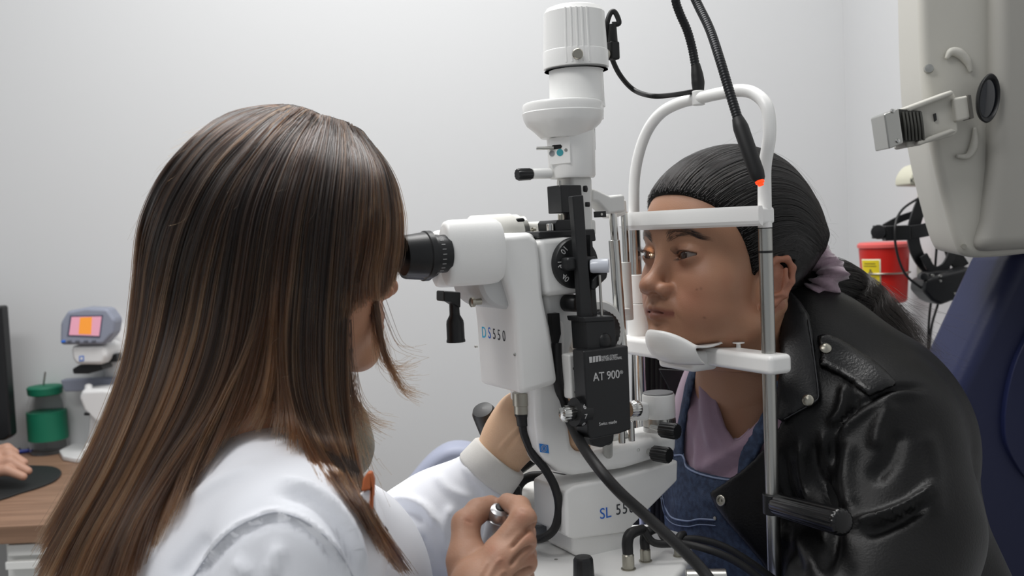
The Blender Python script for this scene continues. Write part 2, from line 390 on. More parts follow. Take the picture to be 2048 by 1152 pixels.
va = math.atan2(-c1[1], -c1[0])-math.radians(22); dn = np.array([math.cos(va), math.sin(va), 0]); tn = np.array([-dn[1], dn[0], 0])
def onp(px, py, off=0): return plane(px, py, dn, c1@dn+.0237+off)
pl = obj('filter_plate', MB().prism([onp(x, y) for x, y in ((1098, 276), (1139, 272), (1141, 326), (1100, 330))], dn*-.012), white, hs, bev=.0006)
obj('filter_slot', MB().prism([onp(x, y, .0004) for x, y in ((1104, 291), (1107, 290), (1121, 289), (1124, 292), (1122, 297), (1105, 299))], dn*-.001), black, hs)
obj('filter_lever', MB().cyl(onp(1108, 296, .001), onp(1073, 297, .006), .0016), steel, hs)
for x, y, m_, r in ((1104, 307, mat('grey_dot', '#8f9194', .5), .0028), (1120, 305, mat('teal_dot', '#3f9aa5', .5), .0034), (1132, 300, steel, .0016)):
    obj('filter_mark', MB().lathe(onp(x, y, 0), dn, [(-.001, r), (.0004, r), (.0004, 0)], 20), m_, hs)
obj('side_rail', slab([(1186, 246), (1190, 246), (1191, 300), (1187, 300)], .002, -.002), black, hs)
a = Q(1100, 347, 0.0); b = Q(1064, 348, 0.0); obj('slit_stem', MB().cyl(a, b, .0050), white, hs)
knob('slit_knob', Q(1063, 348, 0), Q(1034, 349, 0), .0060, parent=hs, flutes=10)
obj('tower_stem', slab([(1142, 352), (1186, 352), (1188, 470), (1145, 470)], .012, -.018), white2, sl, bev=.004)
obj('tower_limb', slab([(1184, 376), (1196, 380), (1222, 392), (1250, 388), (1253, 424), (1218, 428), (1196, 404), (1184, 402)], .006, -.016), white2, sl, bev=.003)
obj('tower_limb', slab([(1218, 400), (1254, 398), (1256, 428), (1232, 436), (1218, 436)], -.035, -.052), white2, sl, bev=.003)
obj('tower_foot', slab([(1172, 440), (1192, 440), (1193, 470), (1174, 472)], .010, -.01), white2, sl, bev=.002)
tg = obj('stop_tag', slab([(1191, 423), (1212, 422), (1213, 434), (1192, 435)], .008, .004), black, sl, bev=.0004)
c = Q(1203, 428.5, .008); obj('screw', MB().lathe(c, V, [(0, .0013), (.0006, .0013), (.0006, 0)], 16), steel, tg)
def rod(name, x0, y0, x1, y1, v, rpx, m, **k):
    a = Q(x0, y0, v); b = Q(x1, y1, v); return obj(name, MB().cyl(a, b, rpx*dep(a)/FPX, seg=36), m, sl, **k)
rod('guide_rod', 1225, 420, 1230, 486, -.004, 8, chrome)
rod('guide_rod', 1228, 480, 1244, 700, -.004, 11.5, chrome, bev=.0008)
rod('guide_rod', 1248, 424, 1253, 530, -.044, 7, chrome)
rod('rod_sleeve', 1250, 524, 1256, 640, -.044, 11.5, white2, bev=.001)
obj('cross_bar', slab([(1165, 622), (1262, 616), (1262, 632), (1165, 636)], -.03, -.05), white2, sl, bev=.002)
# black mirror mount block
blk = obj('mirror_block', slab([(1121, 370), (1163, 370), (1166, 425), (1124, 426)], .022, -.004), blackm, sl, bev=.001)
obj('block_pin', vcyl(1120, [361, 373], [2, 2], .02), steel, blk)
knob('block_knob', Q(1116, 383, .01), Q(1122, 383, .01), .0035, parent=blk)
knob('block_knob', Q(1164, 378, .01), Q(1172, 378, .01), .0040, parent=blk)
knob('block_knob', Q(1168, 409, .01), Q(1177, 409, .01), .0035, parent=blk)
obj('mount_collar', vcyl(1138, [426, 444], [13, 14], .012), blackm, sl)
obj('thumb_screw', vcyl(1122, [428, 430, 440, 442], [5, 6.5, 6.5, 5], .02), nickel, sl)
stg = obj('mount_stage', slab([(1110, 446), (1114, 440), (1152, 438), (1154, 461), (1112, 463)], .024, -.01), blackm, sl, bev=.0012)
obj('thumb_screw', vcyl(1100, [447, 449, 461, 463], [6, 7.5, 7.5, 6], .02), chrome, sl)
obj('mount_plate', slab([(1078, 463), (1190, 458), (1193, 482), (1172, 484), (1172, 473), (1078, 476)], .036, -.02), blackm, sl, bev=.0015)
# far side of the base: housing, tilt lever
obj('rear_housing', slab([(1008, 990), (1136, 972), (1140, 1062), (1060, 1078), (1010, 1080)], -.06, -.16), white2, sl, bev=.012, seg=4)
obj('rear_column', slab([(1016, 905), (1050, 893), (1140, 880), (1146, 990), (1016, 1000)], -.12, -.19), white2, sl, bev=.012, seg=4)
obj('rail_strip', slab([(1040, 1068), (1136, 1034), (1138, 1062), (1046, 1100)], -.035, -.06), mat('grey_strip', '#6c7076', .5), sl, bev=.002)
c = D(990, 880, 1.05); d_ = D(962, 812, 1.02)-c; d_ /= np.linalg.norm(d_)
obj('tilt_lever', MB().lathe(c-d_*.02, d_, [(-.02, .006), (.022, .006), (.026, .008), (.034, .0105), (.036, .0125), (.062, .0122), (.066, .0105), (.068, 0)], 40), blackm, sl, sharp=.5, label='black lever knob beside the wrist')
# base connectors (angled plugs)
def plug(px, py, hpx, r, out, ln, par=sl, d=None):
    q = Zp(px, py, ZB)
    s_ = obj('socket', MB().lathe(q, W, [(0, r*1.25), (.0008, r*1.25), (.001, r), (hpx*.55, r), (hpx*.6, r*.85), (hpx*.62, r*.8)], 48, flute=.03, nf=24), nickel, sl, sharp=.5)
    t = q+W*hpx*.62; out = np.asarray(out, float)
    e = obj('plug', MB().tube([t, t+W*hpx*.45, t+W*(hpx*.72)+out*r*.9, t+W*hpx*.75+out*ln], [r*.9, r*.95, r*.95, r*.75], 20), rubber, sl)
    return t+W*hpx*.75+out*ln
oc = -U*.9-V*.2; oc /= np.linalg.norm(oc)
e1 = plug(1257, 1138, .024, .0056, oc, .022)
e2 = plug(1291, 1122, .020, .0050, oc, .020)
e3 = plug(1357, 1112, .014, .0042, oc, .010)
e4 = plug(1122, 1068, .018, .0048, W*.6+V*0.2, .014)
q = Zp(1168, 1160, ZB)
obj('focus_knob', MB().lathe(q, W, [(0, .0095), (.002, .0098), (.019, .0090), (.0215, .0075), (.022, 0)], 60, flute=.03, nf=20), blackm, sl, sharp=.6, label='black round knob on the base')
for x, y in ((1112, 1119),):
    c = Zp(x, y, ZB); obj('screw', MB().lathe(c, W, [(-.001, .0018), (.0003, .0018), (.0003, 0)], 16), steel, sl)
# joystick
JX = D(1001, 1019, .826)
jb = JX-W*.0
jd = np.array([-.22, .50, -1.0]); jd /= np.linalg.norm(jd)
j = obj('joystick', MB().lathe(jb-jd*.002, jd, [(-.0005, .0045), (-.0002, .0062), (.0012, .0088), (.0048, .0106), (.0072, .0108), (.0078, .0096), (.0095, .0096), (.010, .0104), (.03, .0104), (.045, .0115), (.085, .0125), (.10, .014)], 48), mat('satin_aluminium', '#c2c2c4', .28, .9), sl, sharp=.5)
obj('button', MB().lathe(jb-jd*.0036, jd, [(0, 0), (0, .0040), (.0008, .0048), (.003, .0048)], 30), black, j)

# ================================================================== TONOMETER
tc_ = L(.12, .06, zat(Q(1215, 870, .06), 870))
tn_ = thing('applanation_tonometer', tc_, 'black box tonometer with silver lettering in front of the white slit lamp', 'tonometer')
TV = .078
fr = [(1167, 702), (1257, 691), (1263, 859), (1238, 868), (1182, 880), (1176, 868)]
tb = obj('housing', slab(fr, TV, TV-.020), blackm, tn_, bev=.0018)
def tq(x, y): return Q(x, y, TV+.0003)
hx = obj('logo_block', MB().prism([tq(1178, 714), tq(1201, 711), tq(1202, 722), tq(1179, 726)], V*.0003), inkw, tb)
for x in (1184, 1190, 1196): obj('logo_cut', MB().prism([tq(x, 713), tq(x+1.2, 713), tq(x+1.2, 724.5), tq(x, 724.7)], V*.0005), blackm, tb)
text('HAAG-STREIT', tq(1203, 715), -U, W, .0036, inkw, tb, align='LEFT', sx=.8); text('INTERNATIONAL', tq(1203, 720.5), -U, W, .0036, inkw, tb, align='LEFT', sx=.8)
text('AT 900', tq(1213, 752), -U, W, .0108, inkw, tb, ext=.0003, sx=.88); text('®', tq(1243, 745), -U, W, .0045, inkw, tb)
text('Swiss made', tq(1216, 846), -U, W, .0042, inkw, tb)
obj('turret', slab([(1171, 640), (1230, 637), (1233, 698), (1175, 702)], TV-.008, TV-.034), blackm, tn_, bev=.001)
obj('turret_lid', slab([(1167, 635), (1227, 632), (1229, 642), (1170, 645)], TV-.006, TV-.036), blackm, tn_, bev=.001)
c = Q(1206, 682, TV-.012)
obj('weight_ball', MB().lathe(c, W, [(-.006, .007), (-.002, .0078), (.003, .0076), (.006, .006), (.0085, .0035), (.009, .0015)], 36), black, tn_, sharp=.9)
obj('feeler_rod', MB().cyl(c+W*.008, Q(1199, 550, TV-.012), .0013), steel, tn_)
bar = obj('prism_arm', slab([(1145, 392), (1167, 390), (1176, 520), (1192, 690), (1166, 690), (1155, 520)], TV-.016, TV-.024), blackm, tn_, bev=.001)
obj('arm_slide', slab([(1180, 470), (1184, 470), (1196, 650), (1184, 650)], TV-.024, TV-.032), black, tn_)
obj('prism_holder', slab([(1186, 560), (1204, 541), (1216, 545), (1214, 556), (1190, 580), (1184, 578)], TV-.014, TV-.026), black, tn_, bev=.0012)
c = Q(1194, 532, TV-.016)
pr = obj('measuring_prism', MB().lathe(c, (-U*.75+V*.6)/1, [(-.006, .0058), (-.004, .0066), (.010, .0066), (.011, .0062), (.011, .0042), (.009, .0038), (.009, 0)], 36), mat('frosted_prism', '#cfd3dc', .2, coat=.4), tn_, label='pale grey measuring prism')
def drum(x0, x1, y, r, m, nm, flute=0, v=TV-.012, nf=24, lab=None):
    a = Q(x0, y, v); b = Q(x1, y, v); return obj(nm, MB().cyl(a, b, r, seg=max(48, nf*4) if flute else 40, flute=flute, nf=nf), m, tn_, sharp=.5, label=lab)
kn = obj('chrome_knob', MB().lathe(Q(1150, 825, TV-.012), U, [(-.002, .0062), (.003, .0062), (.004, .0072), (.010, .0076), (.014, .0066), (.0155, .003)], 80, flute=.06, nf=16), chrome, tn_, sharp=.8)
dm = drum(1148, 1172, 824, .0132, black, 'scale_drum')
mb = MB()
for i in range(40):
    an = 2*math.pi*i/40; dd = V*math.cos(an)+W*math.sin(an); tt = np.cross(U, dd)
    mb.box(Q(1166, 824, TV-.02)+dd*.0133, .0035 if i % 5 else .006, .0004, .0003, (U, tt, dd))
obj('scale_marks', mb, inkw, dm)
for i, s_ in enumerate(('6', '7', '8')):
    an = math.radians(28-38*i); dd = V*math.cos(an)+W*math.sin(an); text(s_, Q(1156, 824, TV-.012)+dd*.0134, -U, np.cross(dd, -U), .0062, inkw, dm)
obj('chrome_knob', MB().lathe(Q(1258, 819, TV-.02), -U, [(0, .0072), (.004, .0072), (.005, .0080), (.010, .0080), (.012, .006)], 80, flute=.06, nf=18), chrome, tn_, sharp=.8)
obj('back_plate', slab([(1138, 710), (1165, 706), (1170, 796), (1144, 800)], TV-.03, TV-.045), white2, tn_, bev=.002)
for x, y in ((1149, 737), (1152, 784)):
    c = Q(x, y, TV-.0298); obj('screw_hole', MB().lathe(c, V, [(-.001, .0017), (.0003, .0017), (.0001, 0)], 16), black, tn_)
drum(1130, 1142, 729, .005, steel, 'pivot_pin', v=TV-.04)
obj('mount_foot', slab([(1176, 868), (1230, 862), (1228, 884), (1205, 896), (1185, 892)], TV-.012, TV-.034), black, tn_, bev=.002)
obj('mount_rod', MB().cyl(Q(1215, 880, TV-.02), Q(1216, 925, .0), .005), steel, tn_)

# ================================================================== HEADREST FRAME
PN = R(1537, 700, 0); PF = R(1275, 620, 0)
un, vn, _ = uvw(PN); uf, vf, _ = uvw(PF)
kn_, kf_ = dep(PN)/FPX, dep(PF)/FPX
TZ = Zp(1400, 1120, ZB-.045)[2]
hf = thing('headrest_frame', L(0, 0, TZ), 'white chin and forehead rest frame with two steel posts holding the patient', 'headrest')
zt = lambda P, y: zat(P, y)
zj = zt(PN, 455)
obj('post', MB().lathe([PN[0], PN[1], 0], W, [(TZ-.02, 14*kn_), (zt(PN, 506), 14*kn_), (zt(PN, 505.5), 13.2*kn_), (zt(PN, 501.5), 13.2*kn_), (zt(PN, 501), 14*kn_), (zj-.001, 14*kn_)], 40), steel, hf, sharp=.5)
obj('post_ring', MB().cyl([PN[0], PN[1], zt(PN, 506)], [PN[0], PN[1], zt(PN, 500.5)], 13.9*kn_), black, hf)
obj('post', MB().cyl([PF[0], PF[1], TZ], [PF[0], PF[1], zt(PF, 455)], 11.5*kf_, seg=40), chrome, hf)
obj('post_sleeve', MB().cyl([PF[0], PF[1], zt(PF, 606)], [PF[0], PF[1], zt(PF, 549)], 19*kf_), white, hf, bev=.0008)
obj('post_sleeve', MB().cyl([PF[0], PF[1], zt(PF, 690)], [PF[0], PF[1], zt(PF, 607)], 21.5*kf_), white, hf, bev=.0008)
arch = [(1533, 455), (1529, 380), (1530, 330), (1539, 270), (1534, 215), (1510, 188), (1480, 181), (1440, 187), (1400, 196), (1362, 205), (1325, 224), (1298, 256), (1280, 300), (1270, 350), (1268, 400), (1269, 452)]
apts = [R(x, y, 0) for x, y in arch]
obj('arch_tube', MB().tube([np.array([PN[0], PN[1], zj])]+apts[1:-1]+[np.array([PF[0], PF[1], zt(PF, 452)])], [.0068, .0062, .0062, .0062, .0062, .0062, .0062, .0062], 22), white, hf)
# forehead band
zb0, zb1 = zt(PN, 451), zt(PN, 411)
inner, outer = [], []
vb = np.linspace(vf-.014, vn+.008, 33); vm = (vf+vn)/2; hw = (vn-vf)/2+.012
rings = []
for v_ in vb:
    s_ = (v_-vm)/hw; u_ = .006+.044*max(0, 1-abs(s_)**2.2)
    rings.append([L(u_+a, v_, z) for a, z in ((.004, zb0+.002), (.006, zb0+.005), (.006, zb1-.004), (.005, zb1), (0.001, zb1), (0, zb1-.003), (0, zb0+.003), (.001, zb0))])
obj('forehead_band', MB().loft(rings), white, hf, sharp=.3)
for v_ in (vf, vn): obj('band_clip', MB().box(L(.004, v_, (zb0+zb1)/2), .022, .014, .016), white, hf, bev=.003)
# chin rest bar
zc = zt(PN, 706)
def bar_(v0, v1, u0, u1, z0, z1, nm='chin_bar', b=.005): return obj(nm, MB().box(L((u0+u1)/2, (v0+v1)/2, (z0+z1)/2), u1-u0, v1-v0, z1-z0), white, hf, bev=b, seg=4)
bar_(.012, vn+.019, -.013, .015, zc-.019, zc)
bar_(-.03, .03, .0, .034, zc-.024, zc-.003)
bar_(vf-.018, -.018, -.012, .022, zc-.019, zc+.001)
obj('chin_cup_stem', MB().cyl(L(.018, .0, zc-.01), L(.018, 0, zc+.008), .008), white, hf)
rows = []
prof = [(.046, -.016), (.056, -.0125), (.0625, -.004), (.0655, .007), (.0650, .0165), (.0635, .0172), (.0610, .012), (.0565, .005), (.047, -.001), (.030, -.002), (.012, -.0005), (-.006, .001), (-.018, .0015)]
mb = MB()
for u_, w_ in prof:
    t = max(0, (u_+.018)/.08)
    rows.append([L(u_+.0-.020*s_*s_*t, .010+s_*(.039-.010*(1-t)), zc+.003+w_*(1-.95*abs(s_)**2.6 if w_ > .004 else 1)+.0035*abs(s_)**3*(1-t)) for s_ in np.linspace(-1, 1, 25)])
mb.loft(rows, cap=False, closed=False)
cu = obj('chin_cup', mb, white, hf, sharp=3)
sm = cu.modifiers.new('s', 'SUBSURF'); sm.levels = sm.render_levels = 1
so = cu.modifiers.new('t', 'SOLIDIFY'); so.thickness = .0022; so.offset = 1
pn_ = L(-.008, .052, zc); obj('paper_pin', MB().lathe(pn_, W, [(-.001, .0025), (.004, .0022), (.0045, .0062), (.0058, .0062), (.006, .004)], 24), white, hf, sharp=.5)
# grip
zg0, zg1 = zt(PN, 1027), zt(PN, 987)
obj('grip_clamp', MB().cyl([PN[0], PN[1], zg0], [PN[0], PN[1], zg1], .0098), black, hf, bev=.001)
g0 = np.array([PN[0], PN[1], (zg0+zg1)/2]); g1 = D(1688, 1046, dep(g0)-.10)
gd = g1-g0; gl = np.linalg.norm(gd)
obj('grip', MB().lathe(g0, gd, [(.006, .0095), (.012, .0112), (gl-.006, .0125), (gl-.002, .0118), (gl, .009), (gl, 0)], 96, flute=.05, nf=16), mat('gloss_black', '#101011', .22), hf, sharp=.9, label='ribbed black hand grip')

# ================================================================== FIXATION LAMP on gooseneck
MC = R(1397, 195, 0)
fl = thing('fixation_lamp', MC, 'black gooseneck lamp with a glowing red tip clamped on the headrest arch', 'lamp')
obj('clamp', MB().cyl(MC-W*.008, MC+W*.007, .0066, seg=30), white, fl, bev=.0012)
c = R(1391, 196, 0)+V*0-0; obj('screw', MB().lathe(MC+(-V*0+np.array([-.25, -1, 0])/1.03)*.006, np.array([-.25, -1, 0]), [(0, .0018), (.0012, .0018), (.0012, 0)], 16), steel, fl)
dM = dep(MC)
obj('connector', MB().tube([MC+W*.006, D(1396, 165, dM), D(1394, 148, dM), D(1391, 128, dM)], [.0058, .0068, .0062, .0046], 24, 4), rubber, fl)
gp = [(1391, 132, dM), (1384, 95, dM), (1374, 60, dM-.005), (1360, 28, dM-.01), (1351, 0, dM-.015), (1352, -28, dM-.02), (1366, -36, dM-.03), (1382, -18, dM-.04), (1398, 14, dM-.05), (1420, 60, dM-.07), (1440, 120, dM-.09), (1458, 180, dM-.10), (1478, 245, dM-.11)]
gpts = catmull([D(*p) for p in gp], 10)
seglen = np.r_[0, np.cumsum(np.linalg.norm(np.diff(gpts, axis=0), axis=1))]
N_ = int(seglen[-1]/.00095); ss = np.linspace(0, seglen[-1], N_)
gpp = np.stack([np.interp(ss, seglen, gpts[:, i]) for i in range(3)], 1)
obj('gooseneck', MB().tube(gpp, [.0047 if i % 3 else .0041 for i in range(N_)], 14, 1), mat('gooseneck_steel', '#2a2b2d', .35, .6), fl, sharp=3)
h0 = D(1475, 236, dM-.11); h1 = D(1519, 362, dM-.125); hl = np.linalg.norm(h1-h0)
obj('lamp_handle', MB().lathe(h0, h1-h0, [(0, .0052), (.006, .0066), (.010, .0072), (hl-.008, .0070), (hl-.002, .0058), (hl, .0045)], 30), rubber, fl, sharp=.6)
dd = (h1-h0)/hl
obj('lamp_tip', MB().lathe(h1-dd*.001, dd, [(0, .0042), (.003, .0040), (.0035, .0028), (.0055, .0026), (.006, 0)], 24), mat('red_glow', '#ff4a1c', .4, emit=1.6, ecol='#ff3a12'), fl, label='glowing red lamp tip')

# ================================================================== CABLES
def cable(pts, r, label, seg=14, name='cable'):
    P = [np.asarray(p, float) if len(p) == 3 and not isinstance(p, tuple) else D(*p) for p in pts]
    o = obj(name, MB().tube(P, r, seg, 8), rubber, None, at=P[-1]); return setp(o, label, 'cable')
# lamp plug
a_ = np.array([c0[0], c0[1], zat(c0, 106)]); aside = np.cross(W, dd); 
rd = (-U); q = a_+rd*64*kc
pg = thing('lamp_plug', q, 'black elbow plug screwed into the side of the white lamp cap', 'plug')
obj('plug_nut', MB().lathe(q, rd, [(0, .004), (.001, .0052), (.006, .0052), (.007, .004)], 60, flute=.05, nf=20), nickel, pg, sharp=.6)
dq = dep(q)
e_ = q+rd*.013
obj('plug_body', MB().box(e_+W*.004, .0105, .010, .018), rubber, pg, bev=.002)
obj('plug_boot', MB().cyl(e_+W*.012, e_+W*.030, .0050, .0042), rubber, pg, bev=.0006)
tp = e_+W*.030; dt = dep(tp)
cable([tp, (1238, 46, dt), (1231, 26, dt), (1222, 25, dt), (1214, 48, dt), (1214, 82, dt+.005), (1222, 112, dt+.01), (1240, 150, dt+.02), (1268, 180, dt+.04), (1305, 192, dM-.04), (1345, 190, dM-.015), (1382, 184, dM+.004), (1400, 182, dM+.012)], .0026, 'thin black cable looping from the lamp cap to the headrest arch')
s0 = Q(1045, 822, .0)
pb = thing('microscope_plug', s0, 'black cable plug under the white microscope body', 'plug')
obj('plug_boot', MB().lathe(s0+W*.006, -W, [(0, .0078), (.010, .0078), (.012, .0066), (.020, .0058), (.0205, .0045), (.026, .004)], 30), rubber, pb, sharp=.5)
d0 = dep(s0)
cable([s0-W*.018, (1050, 872, d0), (1066, 908, d0-.005), (1090, 938, d0-.01), (1110, 975, d0-.01), (1118, 1015, d0), (1110, 1055, d0), (1090, 1074, d0), (1068, 1078, d0+.01), (1045, 1070, d0+.03), (1030, 1060, d0+.04)], .0042, 'black cable hanging in a loop from the microscope body plug')
s1 = Q(1111, 636, .03)
ps = obj('cable_holder', slab([(1103, 628), (1119, 626), (1122, 668), (1116, 690), (1110, 690), (1106, 668)], .032, .024), rubber, None); setp(ps, 'flat black cable connector on the side of the white microscope column', 'plug')
dA = dep(Q(1113, 690, .03))
cable([Q(1113, 686, .028), Q(1114, 730, .030), Q(1117, 765, .032), (1126, 800, dA+.012), (1143, 848, dA+.006), (1166, 893, dA-.045), (1200, 940, dA-.08), (1240, 985, dA-.09), (1290, 1030, dA-.09), (1345, 1080, dA-.10), (1400, 1135, dA-.11), (1430, 1175, dA-.12)], .0050, 'long thick black cable running diagonally across both white arms')
obj('x', MB().cyl((0,0,0),(0,0,.001),.001), rubber, None) if False else None
cable([e1, (1310, 1086, dep(e1)), (1370, 1088, dep(e1)+.0), (1430, 1104, dep(e1)-.01), (1480, 1128, dep(e1)-.01), (1530, 1165, dep(e1)-.01)], .0036, 'black cable from the front angled plug on the base')
cable([e2, (1335, 1080, dep(e2)), (1390, 1078, dep(e2)), (1445, 1092, dep(e2)), (1500, 1124, dep(e2)), (1550, 1160, dep(e2))], .0036, 'black cable from the second angled plug on the base')
cable([(1036, 1010, 1.03), (1036, 975, 1.03), (1056, 955, 1.03), (1090, 952, 1.02), (1130, 958, 1.0), (1152, 968, 1.0)], .0050, 'black cable arching behind the joystick hand')
cable([(1060, 1050, 1.02), (1078, 1025, 1.02), (1100, 1012, 1.02), (1135, 1005, 1.01)], .0042, 'short black cable curving in to the lower arm')
cable([(1010, 962, 1.06), (1040, 940, 1.05), (1078, 912, 1.04)], .0048, 'dark grey cable slanting behind the doctor cuff')
kk = obj('toggle', MB().lathe(D(1034, 1012, 1.0), W, [(0, .0048), (.018, .0048), (.020, .004)], 24), black, None); setp(kk, 'small black upright toggle above the doctor hand', 'switch')

# ================================================================== INSTRUMENT TABLE
tbm = mat('table_lilac', '#8d92b4', .45)
tz = TZ-.02
it = thing('instrument_table', L(.05, 0, 0), 'lilac grey table top under the slit lamp base', 'table')
obj('table_top', MB().prism([L(a, b, tz) for a, b in ((-.10, -.28), (.34, -.28), (.34, .20), (-.10, .24))], -W*.03), tbm, it, bev=.008, seg=4)
obj('column', MB().box(L(.05, -.02, tz/2-.01), .10, .12, tz-.04), white2, it, bev=.01)
obj('foot', MB().box(L(.05, 0, .03), .45, .4, .06), white2, it, bev=.02)

# slit beam of the instrument, aimed at the far eye
sp_ = bpy.data.lights.new('slit_beam', 'SPOT'); sp_.energy = .35; sp_.spot_size = math.radians(9); sp_.spot_blend = .3; sp_.shadow_soft_size = .002; sp_.color = (1, .72, .45)
so_ = bpy.data.objects.new('slit_beam', sp_); COL.objects.link(so_); sb_ = Q(1195, 500, -.012); so_.location = tuple(sb_)
so_.rotation_euler = (Vector(R(1308, 505, .035))-Vector(sb_)).to_track_quat('-Z', 'Y').to_euler()
# ================================================================== SDF MODELLING (bodies, hands, cloth)
f4 = np.float32
class Field:
    def __init__(s, lo, hi, h):
        s.h = h; s.lo = np.array(lo, float); n = np.ceil((np.array(hi)-s.lo)/h).astype(int)+1
        s.ax = [(s.lo[i]+h*np.arange(n[i])).astype(f4) for i in range(3)]; s.F = np.full(n, .05, f4)
    def sl(s, lo, hi):
        r = []
        for i in range(3):
            a = max(0, int((lo[i]-s.lo[i])/s.h)-1); b = min(s.F.shape[i], int((hi[i]-s.lo[i])/s.h)+3); r.append(slice(a, max(a, b)))
        return tuple(r)
    def P(s, r): return s.ax[0][r[0]][:, None, None], s.ax[1][r[1]][None, :, None], s.ax[2][r[2]][None, None, :]
    def op(s, prim, k=.008, mode='u'):
        fn, lo, hi = prim; m = k+.02 if mode == 'u' else k+.004
        r = s.sl(np.array(lo)-m, np.array(hi)+m); sub = s.F[r]
        if sub.size == 0: return s
        d = fn(*s.P(r)).astype(f4)
        if mode == 'u':
            h = np.clip(.5+.5*(sub-d)/k, 0, 1); s.F[r] = sub+(d-sub)*h-k*h*(1-h)
        else:
            d = -d; h = np.clip(.5-.5*(sub-d)/k, 0, 1); s.F[r] = sub+(d-sub)*h+k*h*(1-h)
        return s
    def add(s, p, k=.008): return s.op(p, k)
    def cut(s, p, k=.003): return s.op(p, k, 's')
def ell(c, r, A=None):
    c = np.asarray(c, float); r = np.asarray(r, float)
    if A is None: A = np.eye(3)
    A = np.asarray(A, float); ext = np.sqrt(((A*r[:, None])**2).sum(0))
    def fn(x, y, z):
        x = x-f4(c[0]); y = y-f4(c[1]); z = z-f4(c[2]); k0 = 0; k1 = 0
        for i in range(3):
            q = (x*f4(A[i, 0])+y*f4(A[i, 1])+z*f4(A[i, 2]))/f4(r[i]); k0 = k0+q*q; k1 = k1+(q/f4(r[i]))**2
        k0 = np.sqrt(k0); k1 = np.sqrt(k1)+1e-6; return k0*(k0-1)/k1
    return fn, c-ext, c+ext
def cone(a, b, ra, rb):
    a = np.asarray(a, float); b = np.asarray(b, float); ba = b-a; l2 = ba@ba
    def fn(x, y, z):
        px, py, pz = x-f4(a[0]), y-f4(a[1]), z-f4(a[2])
        t = np.clip((px*f4(ba[0])+py*f4(ba[1])+pz*f4(ba[2]))/f4(l2), 0, 1)
        return np.sqrt((px-t*f4(ba[0]))**2+(py-t*f4(ba[1]))**2+(pz-t*f4(ba[2]))**2)-(f4(ra)+t*f4(rb-ra))
    R_ = max(ra, rb); return fn, np.minimum(a, b)-R_, np.maximum(a, b)+R_
def chain(F, pts, rad, k=.006, cut=False):
    for i in range(len(pts)-1): (F.cut if cut else F.add)(cone(pts[i], pts[i+1], rad[i], rad[i+1]), k)
def nets(F, lo, h):
    """surface nets: vertices (world/local) and quads"""
    n = F.shape; ins = F < 0; st = np.array([n[1]*n[2], n[2], 1]); acc = {}
    ids, pos, quads = [], [], []
    for a in range(3):
        s0 = [slice(None)]*3; s1 = [slice(None)]*3; s0[a] = slice(0, -1); s1[a] = slice(1, None)
        e = np.nonzero(ins[tuple(s0)] != ins[tuple(s1)]); b, c = (a+1) % 3, (a+2) % 3
        ok = (e[b] > 0) & (e[c] > 0) & (e[b] < n[b]-1) & (e[c] < n[c]-1); e = np.stack([q[ok] for q in e], 1)
        d = np.zeros(3, int); d[a] = 1
        fa = F[tuple(e.T)]; fb = F[tuple((e+d).T)]; t = fa/(fa-fb); p = e.astype(float); p[:, a] += t
        lin_ = e@st; cells = np.stack([lin_, lin_-st[b], lin_-st[b]-st[c], lin_-st[c]], 1)
        ids.append(cells.ravel()); pos.append(np.repeat(p, 4, 0)); fl = fa > fb
        cells[fl] = cells[fl][:, ::-1]; quads.append(cells)
    ids = np.concatenate(ids); pos = np.concatenate(pos); quads = np.concatenate(quads)
    uq, inv = np.unique(ids, return_inverse=True); cnt = np.bincount(inv)
    v = np.stack([np.bincount(inv, pos[:, i])/cnt for i in range(3)], 1)*h+np.asarray(lo)
    return v, np.searchsorted(uq, quads)
def vnormals(v, q):
    nrm = np.cross(v[q[:, 2]]-v[q[:, 0]], v[q[:, 3]]-v[q[:, 1]]); out = np.zeros_like(v)
    for i in range(4):
        for j in range(3): out[:, j] += np.bincount(q[:, i], nrm[:, j], len(v))
    return out/(np.linalg.norm(out, axis=1)[:, None]+1e-12)
def relax(v, q, it=1, lam=.5):
    for _ in range(it):
        s_ = np.zeros_like(v); c = np.zeros(len(v))
        for i in range(4):
            for j in (1, 3):
                for k in range(3): s_[:, k] += np.bincount(q[:, i], v[q[:, (i+j) % 4], k], len(v))
                c += np.bincount(q[:, i], None, len(v))
        v = v+(s_/np.maximum(c, 1)[:, None]-v)*lam
    return v
def meshobj(name, v, q, m, parent=None, at=None, cols=None, label=None, flip=False):
    org = worg(parent) if parent is not None else np.asarray(at, float)
    me = bpy.data.meshes.new(name); me.vertices.add(len(v)); me.vertices.foreach_set('co', (v-org).astype(f4).ravel())
    me.loops.add(q.size); me.loops.foreach_set('vertex_index', (q[:, ::-1] if flip else q).astype(np.int32).ravel())
    me.polygons.add(len(q)); me.polygons.foreach_set('loop_start', np.arange(0, q.size, q.shape[1], dtype=np.int32))
    try: me.polygons.foreach_set('loop_total', np.full(len(q), q.shape[1], np.int32))
    except Exception: pass
    me.update(calc_edges=True); me.validate()
    me.polygons.foreach_set('use_smooth', [True]*len(me.polygons))
    if cols is not None:
        at_ = me.attributes.new('Col', 'FLOAT_COLOR', 'POINT'); c4 = np.ones((len(v), 4), f4); c4[:, :3] = cols; at_.data.foreach_set('color', c4.ravel())
    return mk(name, me, m, parent, org, label)
